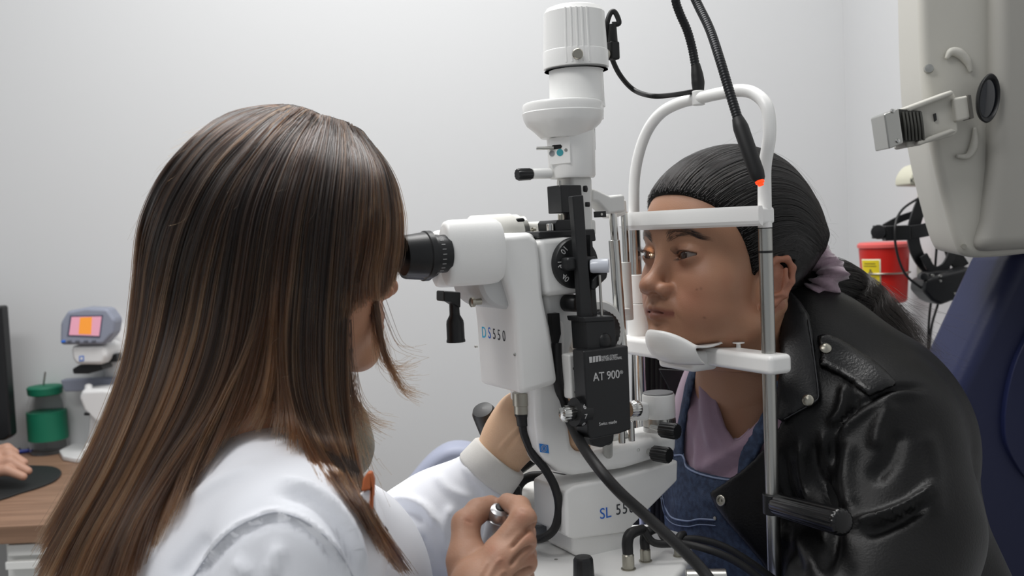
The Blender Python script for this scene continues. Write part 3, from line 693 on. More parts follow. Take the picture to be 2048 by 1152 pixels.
def polysdf(px, py, poly):
    poly = np.array(poly, float); d = np.full(px.shape, 1e9); s_ = np.ones(px.shape)
    n = len(poly)
    for i in range(n):
        j = i-1; e = poly[j]-poly[i]; wx, wy = px-poly[i, 0], py-poly[i, 1]
        t = np.clip((wx*e[0]+wy*e[1])/(e@e), 0, 1); bx, by = wx-e[0]*t, wy-e[1]*t; d = np.minimum(d, bx*bx+by*by)
        c1 = py >= poly[i, 1]; c2 = py < poly[j, 1]; c3 = e[0]*wy > e[1]*wx
        flip = (c1 & c2 & c3) | (~c1 & ~c2 & ~c3); s_ = np.where(flip, -s_, s_)
    return s_*np.sqrt(d)
def projv(v):
    q = v-CP; z = q@CF; return 1024+FPX*(q@CR)/z, 576-FPX*(q@CU)/z, z
def linedist(px, py, pts):
    P = catmull([(a, b, 0) for a, b in pts], 4)[:, :2]; d = np.full(px.shape, 1e9); tt = np.zeros(px.shape)
    for i in range(len(P)-1):
        e = P[i+1]-P[i]; wx, wy = px-P[i, 0], py-P[i, 1]; t = np.clip((wx*e[0]+wy*e[1])/(e@e+1e-9), 0, 1)
        dd = np.hypot(wx-e[0]*t, wy-e[1]*t); m_ = dd < d; d = np.where(m_, dd, d); tt = np.where(m_, (i+t)/(len(P)-1), tt)
    return d, tt
def wrinkle(v, q, folds):
    """cloth folds: (polyline, half width px, height m) pressed along the normal"""
    n = vnormals(v, q); px, py, z = projv(v); face = ((v-CP)*n).sum(1) < 0; off = np.zeros(len(v))
    for pts, wd, amp in folds:
        d, t = linedist(px, py, pts); off += np.where(face, amp*np.exp(-(d/wd)**2)*np.clip(np.minimum(t, 1-t)*6+.15, 0, 1), 0)
    return v+n*off[:, None]
def fnoise(v, s, seed=0):
    r = np.random.default_rng(seed); o = 0
    for i in range(7):
        k = r.normal(size=3)*s; o = o+np.sin(v@k+r.uniform(0, 6.28))
    return o/7
def hair(name, strands, r0, r1, m, parent, label=None):
    """strands: array (N,K,3) in world metres -> curves object"""
    S = np.asarray(strands, f4); N_, K = S.shape[:2]; hc = bpy.data.hair_curves.new(name); hc.add_curves([K]*N_)
    org = worg(parent); hc.points.foreach_set('position', (S-org.astype(f4)).ravel())
    rad = np.tile(np.linspace(r0, r1, K, dtype=f4), N_); hc.points.foreach_set('radius', rad)
    o = bpy.data.objects.new(name, hc); COL.objects.link(o); o.parent = parent; hc.materials.append(m)
    if label: o['label'] = label
    o['kind'] = 'stuff'
    return o
def hairmat(name, root, tip, rough=.32, rv=.5, lo=.25, hi=.9, coatc=0):
    m = bpy.data.materials.new(name); m.use_nodes = True; nt = m.node_tree; b = nt.nodes['Principled BSDF']
    nt.nodes.remove(b); h = nt.nodes.new('ShaderNodeBsdfHairPrincipled'); h.parametrization = 'COLOR'
    ci = nt.nodes.new('ShaderNodeHairInfo'); mr = nt.nodes.new('ShaderNodeMapRange'); mr.interpolation_type = 'SMOOTHSTEP'
    mr.inputs['From Min'].default_value = lo; mr.inputs['From Max'].default_value = hi
    nt.links.new(ci.outputs['Intercept'], mr.inputs['Value'])
    mx = nt.nodes.new('ShaderNodeMix'); mx.data_type = 'RGBA'; mx.inputs['A'].default_value = (*lin(root), 1); mx.inputs['B'].default_value = (*lin(tip), 1)
    ad = nt.nodes.new('ShaderNodeMath'); ad.operation = 'MULTIPLY_ADD'; ad.use_clamp = True; ad.inputs[1].default_value = rv
    sb = nt.nodes.new('ShaderNodeMath'); sb.operation = 'SUBTRACT'; sb.inputs[1].default_value = rv*.5
    nt.links.new(ci.outputs['Random'], ad.inputs[0]); nt.links.new(mr.outputs['Result'], ad.inputs[2]); nt.links.new(ad.outputs[0], sb.inputs[0])
    nt.links.new(sb.outputs[0], mx.inputs['Factor']); nt.links.new(mx.outputs['Result'], h.inputs['Color'])
    h.inputs['Roughness'].default_value = rough; h.inputs['Radial Roughness'].default_value = .4; h.inputs['Random Roughness'].default_value = .3
    nt.links.new(h.outputs[0], nt.nodes['Material Output'].inputs[0]); return m
class Frame:
    def __init__(s, o, X, Y, Z, sc=1): s.o = np.asarray(o, float); s.A = np.stack([X, Y, Z], 0); s.s = sc
    def w(s, p): return s.o+(np.asarray(p)@s.A)*s.s
    def l(s, p): return ((np.asarray(p)-s.o)@s.A.T)/s.s
def rotz(a, v): c, s_ = math.cos(a), math.sin(a); return np.array([v[0]*c-v[1]*s_, v[0]*s_+v[1]*c, v[2]])
def headframe(o, X, Y, pitch=0, sc=1):
    Z = np.array([0, 0, 1.]); c, s_ = math.cos(pitch), math.sin(pitch)
    return Frame(o, X, Y*c+Z*s_, Z*c-Y*s_, sc)

def head_field(h, zlo=-.17, fat=0., lidtop=.0048, nose=1., chin=0., ears=True, ey=0., ez=0., back=0.):
    F = Field((-.10, -.125, zlo), (.10, .13, .125), h); a = F.add; c = F.cut
    a(ell((0, -.014+back/2, .033), (.072, .092-back/2, .076)), .02); a(ell((0, .034, .030), (.062, .055, .052)), .03)
    a(ell((0, .026, -.026), (.058+fat, .056, .062)), .02)
    for s_ in (-1, 1):
        chain(F, [(s_*.054, -.012, -.050), (s_*.047, .010, -.074), (s_*.014, .066, -.094)], [.014+fat, .015+fat, .014], .02)
        a(ell((s_*.037, .050, -.028), (.024+fat*.6, .027, .024)), .02)
        a(ell((s_*.034, .044, -.058), (.022+fat, .030, .026)), .02)
        a(cone((s_*.040, .064, .019), (s_*.013, .0745, .014), .008, .0085), .014)
    a(ell((0, .030, -.064), (.046+fat, .052, .036)), .02)
    a(ell((0, .0745, -.093+chin), (.019, .0165, .0155)), .018)
    a(ell((0, .068, -.060), (.029, .024, .026)), .02)
    for s_ in (-1, 1):
        c(ell((s_*.032, .0985, .0015), (.0185, .0165, .0125)), .014)
    a(cone((0, .0745, .010), (0, .096, -.026), .0072, .0072), .012)
    a(ell((0, .1005, -.0325), (.0105*nose, .0100, .0092)), .009)
    for s_ in (-1, 1):
        a(ell((s_*.0135*nose, .0905, -.0365), (.0072, .0105, .0076)), .0055)
    for s_ in (-1, 1):
        c(ell((s_*.0068, .0985, -.0435), (.0034, .0055, .0035)), .0025)
    c(cone((0, .0985, -.047), (0, .0975, -.054), .0016, .0022), .005)
    for s_ in (-1, 1):
        a(cone((s_*.0235, .0775, -.0655), (s_*.0045, .0920, -.0595), .0026, .0046), .0045)
        a(cone((s_*.0225, .0775, -.0665), (0, .0900, -.0715), .0026, .0062), .0045)
        c(cone((s_*.0245, .0815, -.0658), (0, .0985, -.0652), .0009, .0013), .0022)
    c(cone((-.012, .092, -.0805), (.012, .092, -.0805), .003, .003), .009)
    for s_ in (-1, 1):                                # lids over the eyeballs
        a(ell((s_*.0310, .0715, .0005), (.0142, .0142, .0138)), .004)
        e = (s_*.0310, .0715, 0)
        cx = e[0]; zt_ = lidtop; zb = -.0038
        def alm(x, y, z, cx=cx, e=e, s_=s_):
            xx = x-f4(cx); tilt = xx*f4(.10*s_); zz = z-tilt
            Ru = (.0138**2+zt_**2)/(2*zt_); Rb = (.0138**2+zb**2)/(2*-zb)
            d1 = np.sqrt(xx*xx+(zz-f4(zt_-Ru))**2)-f4(Ru); d2 = np.sqrt(xx*xx+(zz-f4(zb+Rb))**2)-f4(Rb)
            r = np.sqrt(xx*xx+(y-f4(e[1]))**2+z*z)
            return np.maximum(np.maximum(d1, d2), np.maximum(f4(.0105)-r, f4(e[1]+.001)-y)+0*x)
        F.cut((alm, np.array(e)-.016, np.array(e)+.018), .0012)
        chain(F, [(s_*.0175, .0795, .0035), (s_*.024, .0868, .0088), (s_*.034, .0868, .0102), (s_*.0445, .0768, .0060)], [.0004, .0007, .0007, .0004], .0022, cut=True)
    for s_ in (-1, 1) if ears else ():                # ears
        R_ = lambda y, z, x=.0: (s_*(.072+x+(.008 if y < -.012 else .003)), y*.9+ey+z*-.12, z*.92+ez)
        a(ell((s_*.068, -.006+ey, -.010+ez), (.008, .013, .022)), .008)
        chain(F, [R_(.006, -.004), R_(.004, .012), R_(-.006, .0225), R_(-.018, .0235), R_(-.028, .014), R_(-.029, -.001), R_(-.021, -.017), R_(-.010, -.029), R_(-.001, -.034), R_(.003, -.026)], [.0028, .0030, .0032, .0032, .0034, .0033, .0034, .0052, .0050, .003], .0035)
        a(ell((s_*.0735, -.013+ey, .0+ez), (.0045, .012, .017)), .004)
        chain(F, [R_(-.018, .012, .0005), R_(-.0195, .000, .001), R_(-.014, -.014, .001), R_(-.004, -.020, .001)], [.0022, .0024, .0026, .0026], .003)
        c(ell((s_*.0835, -.008+ey, -.005+ez), (.007, .0055, .008)), .005)
        a(ell((s_*.0745, .0025+ey, -.0085+ez), (.0045, .003, .0055)), .003)
    return F
def skincols(v, base, lip, blush, fr=None):
    c = np.tile(np.array(lin(base)), (len(v), 1)); x, y, z = v.T
    def mixc(msk, col): 
        nonlocal c
        c = c*(1-msk[:, None])+np.array(lin(col))*msk[:, None]
    g = lambda a, s_: np.exp(-(a/s_)**2)
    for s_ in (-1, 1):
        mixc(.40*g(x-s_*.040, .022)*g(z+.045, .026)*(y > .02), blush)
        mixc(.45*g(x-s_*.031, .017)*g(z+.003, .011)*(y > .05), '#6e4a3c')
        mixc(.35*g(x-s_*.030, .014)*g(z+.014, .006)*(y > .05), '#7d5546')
        mixc(.35*(np.abs(x) > .072)*(np.abs(z+.015) < .05), blush)
    mixc(.30*g(x, .016)*g(z+.034, .012)*(y > .08), blush)
    zl = np.where(z > -.0652, (z+.0652)/(.0085-.14*np.abs(x)), (z+.0652)/(-.0112+.22*np.abs(x)))
    mixc(.85*np.clip(1.25-zl, 0, 1)*(zl < 1.2)*(np.abs(x) < .0250)*(y > .07), lip)
    mixc(.18*np.clip(fnoise(v, 90, 3)*1.5, 0, 1), blush)
    return c
def eyes(fr, parent, iris='#2a1a12', look=(0, 0)):
    for s_ in (-1, 1):
        c = fr.w((s_*.0310, .0712, 0)); r = .0121*fr.s
        Y = fr.A[1]+fr.A[0]*look[0]+fr.A[2]*look[1]; Y /= np.linalg.norm(Y)
        e = obj('eye', MB().ball(c, r, 32, 20, ax=(fr.A[0], fr.A[1], fr.A[2])), mat('eye_white', '#746963', .2, coat=.3), parent)
        obj('iris', MB().lathe(c, Y, [(r*.865, r*.50), (r*.90, r*.47), (r*1.0, r*.28), (r*1.035, r*.02)], 32), mat('iris_brown', iris, .18, coat=.25), e)

def faceline(v, q, a, b, wd, amp):
    """soft crease pressed into both sides of the face between two (x, z) points"""
    n = vnormals(v, q); off = np.zeros(len(v)); a = np.array(a); b = np.array(b)
    for s_ in (-1, 1):
        x, z = v[:, 0]*s_, v[:, 2]; e = b-a; t = np.clip(((x-a[0])*e[0]+(z-a[1])*e[1])/(e@e), 0, 1)
        d = np.hypot(x-a[0]-e[0]*t, z-a[1]-e[1]*t); off += amp*np.exp(-(d/wd)**2)*(v[:, 1] > .045)*(.35+.65*np.sin(np.pi*np.clip(t*.8+.2, 0, 1)))
    return v-n*off[:, None]
# ================================================================== PATIENT
skin_p = mat('skin_patient', '#b58a6c', .46, attr='Col', sss=.08, bump=.12, bscale=700, spec=.4)
hd = mat('patient_hair_base', '#080707', .7, bump=.35, bscale=60, spec=.2)
hp_m = hairmat('patient_hair', '#070606', '#14100e', .28)
pe = Q(1365, 510, .031); pu = uvw(pe)
yaw = math.radians(0)
PFm = headframe((0, 0, 0), rotz(yaw, V), rotz(yaw, U), math.radians(5), 1.0)
PFm.o = L(pu[0], .031, pu[2])-PFm.w((.031, .0835, 0))
pat = thing('person', [D(1640, 1100, 1.15)[0], D(1640, 1100, 1.15)[1], .55], 'woman in black leather jacket and denim overalls resting her chin on the white frame', 'person')
PK = dict(fat=.005, lidtop=.0036, nose=1.10, chin=-.002, ey=.009, ez=-.022, back=.018)
HB = head_field(.0013, zlo=-.31, **PK)
def pwarp(v, fr=None):
    v = v.copy(); z = v[:, 2]; lo_ = np.clip((-.036-z)/.06, 0, 1); v[:, 2] = np.where(z < -.036, -.036+(z+.036)*.80+.0*lo_, z); v[:, 2] = np.where(z < -.12, -.036-.084*.8+(z+.12), v[:, 2]); return v
n0 = PFm.l(D(1535, 850, 1.12)); n1 = PFm.l(D(1550, 1000, 1.14))
HB.add(cone((0, -.022, -.045), (0, -.010+.0, -.10), .050, .052), .02)
HB.add(cone((0, -.012, -.09), n0, .052, .058), .02)
HB.add(cone(PFm.l(D(1500, 860, 1.12)), PFm.l(D(1540, 960, 1.13)), .062, .09), .03)
v, q = nets(HB.F, HB.lo, HB.h); v = relax(v, q, 1, .4); v = faceline(v, q, (.0205, -.036), (.031, -.060), .0038, .0013); v = faceline(v, q, (.022, -.0165), (.038, -.018), .004, .0008); v = faceline(v, q, (.026, -.066), (.029, -.076), .003, .0010)
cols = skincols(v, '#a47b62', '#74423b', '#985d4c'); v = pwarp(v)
for mx_, mz_ in ((.047, -.034), (.051, -.033), (.050, -.062)):
    k_ = np.exp(-(((v[:, 0]-mx_)**2+(v[:, 2]-mz_)**2)/.0011**2))[:, None]*(v[:, 1:2] > .02); cols = cols*(1-.55*k_)+np.array(lin('#4a2d22'))*.55*k_
body = meshobj('body', PFm.w(v), q, skin_p, pat, cols=cols)
eyes(PFm, pat, look=(-.05, -.02))
# eyebrows and lashes
def surf_y(tree, x, z, y0=.13):
    h_ = tree.ray_cast(Vector((x, y0, z)), Vector((0, -1, 0))); return h_[0][1] if h_[0] is not None else .08
tree = BVHTree.FromPolygons(v.tolist(), q.tolist())
def brows(fr, tree, m, parent, n=260, lid=.0042):
    S = []; lash = []
    for s_ in (-1, 1):
        for i in range(n):
            t = random.random(); cx = .012+t*.036; cz = .0165+.0075*math.sin(min(1, t*1.25)*math.pi*.62)-.006*max(0, t-.7)/.3
            wd = .0042*(1-t)**.5+.0012; zz = cz+random.uniform(-1, 1)*wd; x = s_*(cx+random.uniform(-.001, .001))
            up_ = .8*(1-t)**2; l_ = .007+.003*random.random(); pts = []
            for k in range(4):
                xx = x+s_*l_*k/3*(1-up_*.6); zk = zz+l_*k/3*(up_*.8-.12-.4*max(0, t-.6))
                pts.append(fr.w((xx, surf_y(tree, xx, zk)+.0006+.0003*k, zk)))
            S.append(pts)
        for i in range(70):
            t = i/69; xx = -.0128+.0256*t; R_ = (.0138**2+lid**2)/(2*lid); zu = lid-R_+math.sqrt(max(0, R_*R_-xx*xx))+xx*.10*s_*0
            x = s_*.0310+xx*1.0; zu = zu+xx*.10*s_; y = .0715+math.sqrt(max(1e-6, .0136**2-xx*xx-zu*zu))
            for top in (1, 0):
                if not top and i % 2: continue
                l_ = (.0085 if top else .005); z0 = zu if top else -zu*.95+2*xx*.10*s_; pts = []
                for k in range(4):
                    f_ = k/3; pts.append(fr.w((x+xx*.35*f_+random.uniform(-.0003, .0003), y+l_*f_, z0+(l_*(f_*f_*.7-.15*f_) if top else -l_*.5*f_))))
                lash.append(pts)
    hair('eyebrows', S, .00011, .00003, m, parent); hair('eyelashes', lash, .00010, .00002, m, parent)
brows(PFm, tree, hp_m, pat)
# hair shell
def skull_pts(fr, dirs, off, c=(0, -.018, .034), r=(.0745, .098, .080)):
    d = dirs/np.linalg.norm(dirs, axis=-1, keepdims=True); t = 1/np.sqrt(((d/np.array(r))**2).sum(-1, keepdims=True))
    return np.array(c)+d*(t+off)
def hair_shell(fr, poly, parent, m, kw, off=.005, h=.002, extra=()):
    F = head_field(h, zlo=-.14, ears=False, **kw); F2 = Field((-.10, -.17, -.14), (.10, .13, .14), h)
    r = F2.sl(F.lo, F.lo); i0 = np.round((F.lo-F2.lo)/h).astype(int); n = np.minimum(np.array(F.F.shape), np.array(F2.F.shape)-i0)
    F2.F[i0[0]:i0[0]+n[0], i0[1]:i0[1]+n[1], i0[2]:i0[2]+n[2]] = F.F[:n[0], :n[1], :n[2]]-f4(off); F = F2
    for e in extra: F.add(*e)
    Y, Z = F.ax[1][None, :, None]+np.zeros((1, 1, len(F.ax[2]))), F.ax[2][None, None, :]+np.zeros((1, len(F.ax[1]), 1))
    d = polysdf(Y, Z, poly).astype(f4)
    k = .008; A = F.F; B = d+0*A; hh = np.clip(.5-.5*(A-B)/k, 0, 1); F.F = A+(B-A)*hh+k*hh*(1-hh)
    v, q = nets(F.F, F.lo, h); v = relax(v, q, 3); w_ = fr.w(v)
    return meshobj('hair', w_, q, m, parent), BVHTree.FromPolygons(v.tolist(), q.tolist())
sp = PFm.l(Q(1600, 556, 0)); bunc = np.array([0, sp[1], sp[2]])
PKH = {k: x for k, x in PK.items() if k not in ('ey', 'ez')}
hpoly = [(.098, .066), (.080, .060), (.066, .050), (.050, .034), (.036, .014), (.028, .000), (.022, -.018), (.017, -.020), (.013, -.009), (-.006, -.001), (-.020, -.010), (-.029, -.028), (-.028, -.052), (-.045, -.075), (-.13, -.10), (-.19, .02), (-.14, .14), (.05, .15), (.11, .12)]
hs_, hst = hair_shell(PFm, hpoly, pat, hd, PKH, off=.0035, extra=[(ell((0, -.010, .040), (.072, .080, .073)), .03), (cone((0, -.07, .01), (0, bunc[1]+.02, bunc[2]), .058, .020), .03)])
hl_ = [(.0, .092, .066), (.02, .088, .066), (.038, .078, .058), (.052, .064, .050), (.060, .050, .036), (.066, .036, .016), (.069, .028, -.002), (.070, .022, -.016), (.072, .014, .004), (.074, -.004, .015), (.076, -.022, .010), (.076, -.034, -.008), (.068, -.034, -.038), (.045, -.055, -.070), (.015, -.08, -.085)]
def drape(cc, d_, off):
    out = []
    for k in d_:
        k = k/np.linalg.norm(k); h_ = hst.ray_cast(Vector(cc+k*.25), Vector(-k)); out.append(cc+k*(.25-h_[3]+off) if h_[0] is not None else cc+k*.09)
    return np.array(out)
def slick(n, off=(.0002, .0016)):
    H_ = catmull(hl_, 8); S = []; cc = np.array((0, -.018, .034)); e = bunc-cc
    for i in range(n):
        p = H_[rng.integers(len(H_))]+rng.normal(0, .0016, 3); p[0] *= rng.choice((-1, 1)); a = p-cc
        t0 = rng.random()**1.8*.65; K = 14; tt = np.linspace(t0, 1, K)
        a1 = a/np.linalg.norm(a); e1 = e/np.linalg.norm(e)
        m1 = np.array([a1[0]*1.15, -.05, max(-.12, a1[2]*.9+.42*max(0, a1[1]+.5))]); tq_ = tt[:, None]
        d_ = (1-tq_)**2*a1+2*tq_*(1-tq_)*m1*1.25+tq_**2*e1
        sp_ = drape(cc, d_, rng.uniform(*off)); cen = np.clip((tt-.72)/.28, 0, 1)[:, None]**1.5
        tgt = bunc+np.array([rng.normal(0, .006), .004, rng.normal(0, .008)]); sp_ = sp_*(1-cen)+(tgt+(sp_-tgt)*.25)*cen
        S.append(PFm.w(sp_))
    return S
hair('hair_strands', slick(6500), .00022, .00010, hp_m, hs_)
fz = []
for s in slick(160, (.001, .004)):
    s = np.array(s); k = rng.integers(2, 9); s = s[k:k+5]
    if len(s) == 5: fz.append(s+np.linspace(0, 1, 5)[:, None]**2*(rng.normal(0, .008, 3)+np.array([0, 0, .010])))
hair('hair_strands', fz, .00006, .00003, hp_m, hs_)
# scrunchie
sc_c = PFm.w(bunc)+(-U)*.004; sd = (D(1720, 575, 1.24)-sc_c); sd /= np.linalg.norm(sd)
t1 = np.cross(sd, W); t1 /= np.linalg.norm(t1); t2 = np.cross(t1, sd); rings = []
for i in range(72):
    a = 2*math.pi*i/72; dr = t1*math.cos(a)+t2*math.sin(a); R0 = .030+.0035*math.sin(a*5+1)+.002*math.sin(a*13); ring = []
    for j in range(20):
        b = 2*math.pi*j/20; rr = .0145*(1+.22*math.sin(a*17+2*math.sin(b))+.12*math.sin(a*29+b*2)+.08*math.sin(a*9-b))
        ring.append(sc_c+dr*(R0+rr*math.cos(b))+sd*rr*1.35*math.sin(b)+sd*.004*math.sin(a*3))
    rings.append(ring)
mb = MB(); mb.v = [p for r in rings for p in r]; mb.f = [[i*20+j, i*20+(j+1) % 20, ((i+1) % 72)*20+(j+1) % 20, ((i+1) % 72)*20+j] for i in range(72) for j in range(20)]
obj('scrunchie', mb, mat('mauve_velvet', '#a28b98', .8, sheen=.5, var=.5, vscale=90, bump=.5, bscale=150), pat, sharp=3, label='crumpled mauve scrunchie')
# ponytail
pt = [sc_c-sd*.01, D(1668, 582, 1.205), D(1710, 622, 1.21), D(1756, 668, 1.20), D(1800, 712, 1.19), D(1838, 748, 1.18)]
pony = obj('ponytail', MB().tube(pt, [.018, .032, .038, .034, .024, .004], 24, 8), hd, pat, sharp=3)
PC = catmull(pt, 8); S = []
prd = np.interp(np.linspace(0, 1, len(PC)), [0, .15, .4, .7, .9, 1], [.016, .034, .040, .036, .028, .016])
T = np.gradient(PC, axis=0); T /= np.linalg.norm(T, axis=1)[:, None]; N1 = np.cross(T, W); N1 /= np.linalg.norm(N1, axis=1)[:, None]; N2 = np.cross(T, N1)
for i in range(2600):
    a = rng.uniform(0, 6.28); rr = rng.random()**.35*1.12; K = 16; e = rng.uniform(.6, 1.06); idx = np.linspace(0, (len(PC)-1)*min(e, 1), K)
    c_ = np.stack([np.interp(idx, np.arange(len(PC)), PC[:, j]) for j in range(3)], 1); i0 = idx.astype(int); w_ = rng.normal(0, .006, 3)
    ph = a+np.linspace(0, rng.normal(0, .5), K)
    s = c_+(N1[i0]*np.cos(ph)[:, None]+N2[i0]*np.sin(ph)[:, None])*(prd[i0]*rr)[:, None]+np.linspace(0, 1, K)[:, None]**3*w_
    if i % 14 == 0: s = s+np.linspace(0, 1, K)[:, None]**3*(rng.normal(0, .018, 3)+CR*.012)
    S.append(s)
hair('hair_strands', S, .00020, .00006, hp_m, pony)
wz = []
for i in range(60):
    a = D(1800+rng.uniform(-10, 50), 690+rng.uniform(-10, 40), 1.18); b = a+CR*rng.uniform(.01, .045)+CU*rng.uniform(-.03, .005)
    wz.append(catmull([a-CR*.02+CU*.02, a, (a+b)/2+rng.normal(0, .004, 3), b], 3))
hair('hair_strands', np.array(wz), .00008, .00003, hp_m, pony)

# ---- torso field shared by the clothes (world metres)
TF = Field((.08, .72, .62), (.68, 1.42, 1.22), .0045); A3 = np.stack([U, V, W])
def TA(c, r, k=.03): TF.add(ell(c, r, A3), k)
TA(D(1560, 950, 1.135), (.100, .150, .19)); TA(D(1620, 1230, 1.14), (.125, .165, .21), .05)
TF.add(cone(D(1540, 800, 1.115), D(1560, 950, 1.13), .056, .09), .03)
TA(D(1668, 872, 1.17), (.102, .150, .12), .04)
TF.add(cone(D(1600, 690, 1.14), D(1640, 800, 1.14), .046, .07), .03)
TF.add(cone(D(1430, 830, 1.27), D(1540, 770, 1.18), .055, .04), .03)
SHD = D(1762, 872, 1.03)
TF.add(cone(D(1640, 722, 1.12), D(1740, 832, 1.05), .050, .050), .03)
TB = TF.F.copy()                                        # body + shirt volume without the sleeve
TF.add(cone(SHD, D(1785, 1060, .985), .060, .060), .018); TF.add(cone(D(1785, 1060, .985), D(1715, 1300, .90), .060, .058), .02)
TF.add(cone(D(1795, 1000, 1.16), D(1870, 1250, 1.15), .058, .080), .03)
TF.add(cone(D(1770, 900, 1.14), D(1795, 1000, 1.16), .062, .058), .03)
g = [a.astype(float) for a in TF.ax]
GX, GY, GZ = np.meshgrid(*g, indexing='ij')
qx, qy, qz = GX-CP[0], GY-CP[1], GZ-CP[2]; GD = qx*CF[0]+qy*CF[1]+qz*CF[2]
GPX = (1024+FPX*(qx*CR[0]+qy*CR[1]+qz*CR[2])/GD).astype(f4); GPY = (576-FPX*(qx*CU[0]+qy*CU[1]+qz*CU[2])/GD).astype(f4); GD = GD.astype(f4)
del GX, GY, GZ, qx, qy, qz
def shell(F0, o_in, o_out, poly, keep=True, k=.004, nearonly=None):
    """cloth layer between two offsets of the body, kept inside (or outside) an outline"""
    A = np.maximum(F0-f4(o_out), f4(o_in)-F0)
    msk = np.abs(F0) < .045; d = np.full(F0.shape, .05 if keep else -.05, f4)
    pd = polysdf(GPX[msk].astype(float), GPY[msk].astype(float), poly)*GD[msk]/FPX
    if nearonly is not None: pd = np.maximum(pd, (GD[msk]-nearonly))
    d[msk] = pd if keep else -pd
    B = d; hh = np.clip(.5-.5*(A-B)/k, 0, 1); return A+(B-A)*hh+k*hh*(1-hh)
def cloth(name, Fc, m, parent, folds=(), noise=None, it=2, label=None):
    Fc = Fc.copy(); Fc[0] = Fc[-1] = .05; Fc[:, 0] = Fc[:, -1] = .05; Fc[:, :, 0] = Fc[:, :, -1] = .05
    v, q = nets(Fc, TF.lo, TF.h); v = relax(v, q, it)
    if noise: v = v+vnormals(v, q)*(fnoise(v, noise[0], noise[2])*noise[1])[:, None]
    if len(folds): v = wrinkle(v, q, folds)
    o = meshobj(name, v, q, m, parent, label=label); return o, BVHTree.FromPolygons(v.tolist(), q.tolist())
leather = mat('black_leather', '#0b0b0c', .42, bump=.16, bscale=420, spec=.3, var=.6, vscale=9, rvar=.16)
leather3 = mat('glossy_leather', '#0c0c0d', .30, bump=.2, bscale=420, spec=.5, var=.5, vscale=14, rvar=.14)
leather2 = mat('black_leather_lapel', '#121214', .42, bump=.15, bscale=500)
shirtm = mat('mauve_jersey', '#8d7686', .85, bump=.1, bscale=900, sheen=.2)
denim = mat('blue_denim', '#242f45', .85, col2='#35435c', vscale=160, bump=.5, bscale=1400)
thread = mat('dark_thread', '#3a3b3e', .7); denthread = mat('denim_thread', '#76819a', .8)
def onto(tree, px, py, off=.001):
    d_ = ray(px, py); h_ = tree.ray_cast(Vector(CP), Vector(d_/np.linalg.norm(d_)))
    if h_[0] is None: return D(px, py, 1.1), -d_/np.linalg.norm(d_)
    n_ = np.array(h_[1]); n_ = n_ if n_@d_ < 0 else -n_
    return np.array(h_[0])+n_*off, n_
def seam(tree, pts, r, m, parent, name='seam', off=.0006, n=40, lab=None):
    P = catmull([(a, b, 0) for a, b in pts], 8); P = P[np.linspace(0, len(P)-1, n).astype(int)]
    P3 = [onto(tree, a, b, off)[0] for a, b, _ in P]; P3 = [p for i, p in enumerate(P3) if i == 0 or np.linalg.norm(p-P3[i-1]) < .03]
    if len(P3) > 2: return obj(name, MB().tube(P3, r, 6, 1), m, parent, sharp=3, label=lab)
# shirt
neck = [(1426, 600), (1428, 750), (1437, 805), (1450, 850), (1470, 882), (1492, 872), (1520, 835), (1560, 760), (1640, 600)]
Fs = shell(TB, -.006, .006, neck, keep=False)
tee, tt_ = cloth('t_shirt', Fs, shirtm, pat, folds=[([(1405, 745), (1412, 830), (1425, 900)], 9, .005), ([(1378, 800), (1392, 900), (1400, 950)], 8, .004), ([(1415, 760), (1424, 840), (1460, 900), (1500, 885)], 5, .0025),
    ([(1400, 940), (1470, 900), (1530, 850)], 10, .005), ([(1390, 760), (1388, 850), (1380, 930)], 8, -.004), ([(1430, 955), (1490, 925), (1540, 890)], 8, -.004)])
seam(tt_, [(1429, 765), (1438, 806), (1451, 848), (1470, 878), (1490, 869), (1517, 835)], .0022, shirtm, tee, 'neckline', off=-.0008)
# denim bib, straps
bib = [(1300, 930), (1345, 905), (1368, 905), (1374, 928), (1400, 942), (1440, 952), (1480, 955), (1540, 930), (1700, 900), (1700, 1400), (1250, 1400)]
Fd = shell(TB, .003, .0125, bib)
bb, bt = cloth('denim_overalls', Fd, denim, pat, folds=[([(1345, 990), (1380, 1080), (1440, 1152)], 14, .004), ([(1330, 1000), (1340, 1080), (1400, 1170)], 10, -.004), ([(1400, 990), (1440, 1010)], 8, .003)])
stp = [(1346, 960), (1344, 900), (1356, 840), (1370, 765), (1392, 700), (1412, 700), (1388, 770), (1372, 850), (1366, 930)]
cloth('overall_strap', shell(TB, .002, .012, stp), denim, pat, label='denim strap with buckle')
stp2 = [(1470, 960), (1480, 900), (1500, 868), (1525, 820), (1550, 760), (1580, 760), (1550, 840), (1520, 905), (1492, 965)]
cloth('overall_strap', shell(TB, .002, .012, stp2, nearonly=1.18), denim, pat)
seam(bt, [(1346, 912), (1366, 912), (1373, 934), (1400, 948), (1440, 958), (1480, 961)], .0011, denthread, bb)
seam(bt, [(1350, 925), (1362, 945), (1400, 962), (1440, 972), (1480, 975)], .0006, denthread, bb)
seam(bt, [(1325, 985), (1332, 1015), (1345, 1035), (1375, 1042), (1400, 1038), (1432, 1040)], .0010, denthread, bb)
seam(bt, [(1322, 995), (1328, 1025), (1345, 1046), (1375, 1053), (1400, 1049), (1432, 1051)], .0006, denthread, bb)
seam(bt, [(1432, 1034), (1440, 1090), (1442, 1140)], .0006, denthread, bb)
c, n_ = onto(bt, 1432, 1036); obj('rivet', MB().lathe(c, n_, [(0, .0022), (.001, .002), (.0014, 0)], 14), nickel, bb)
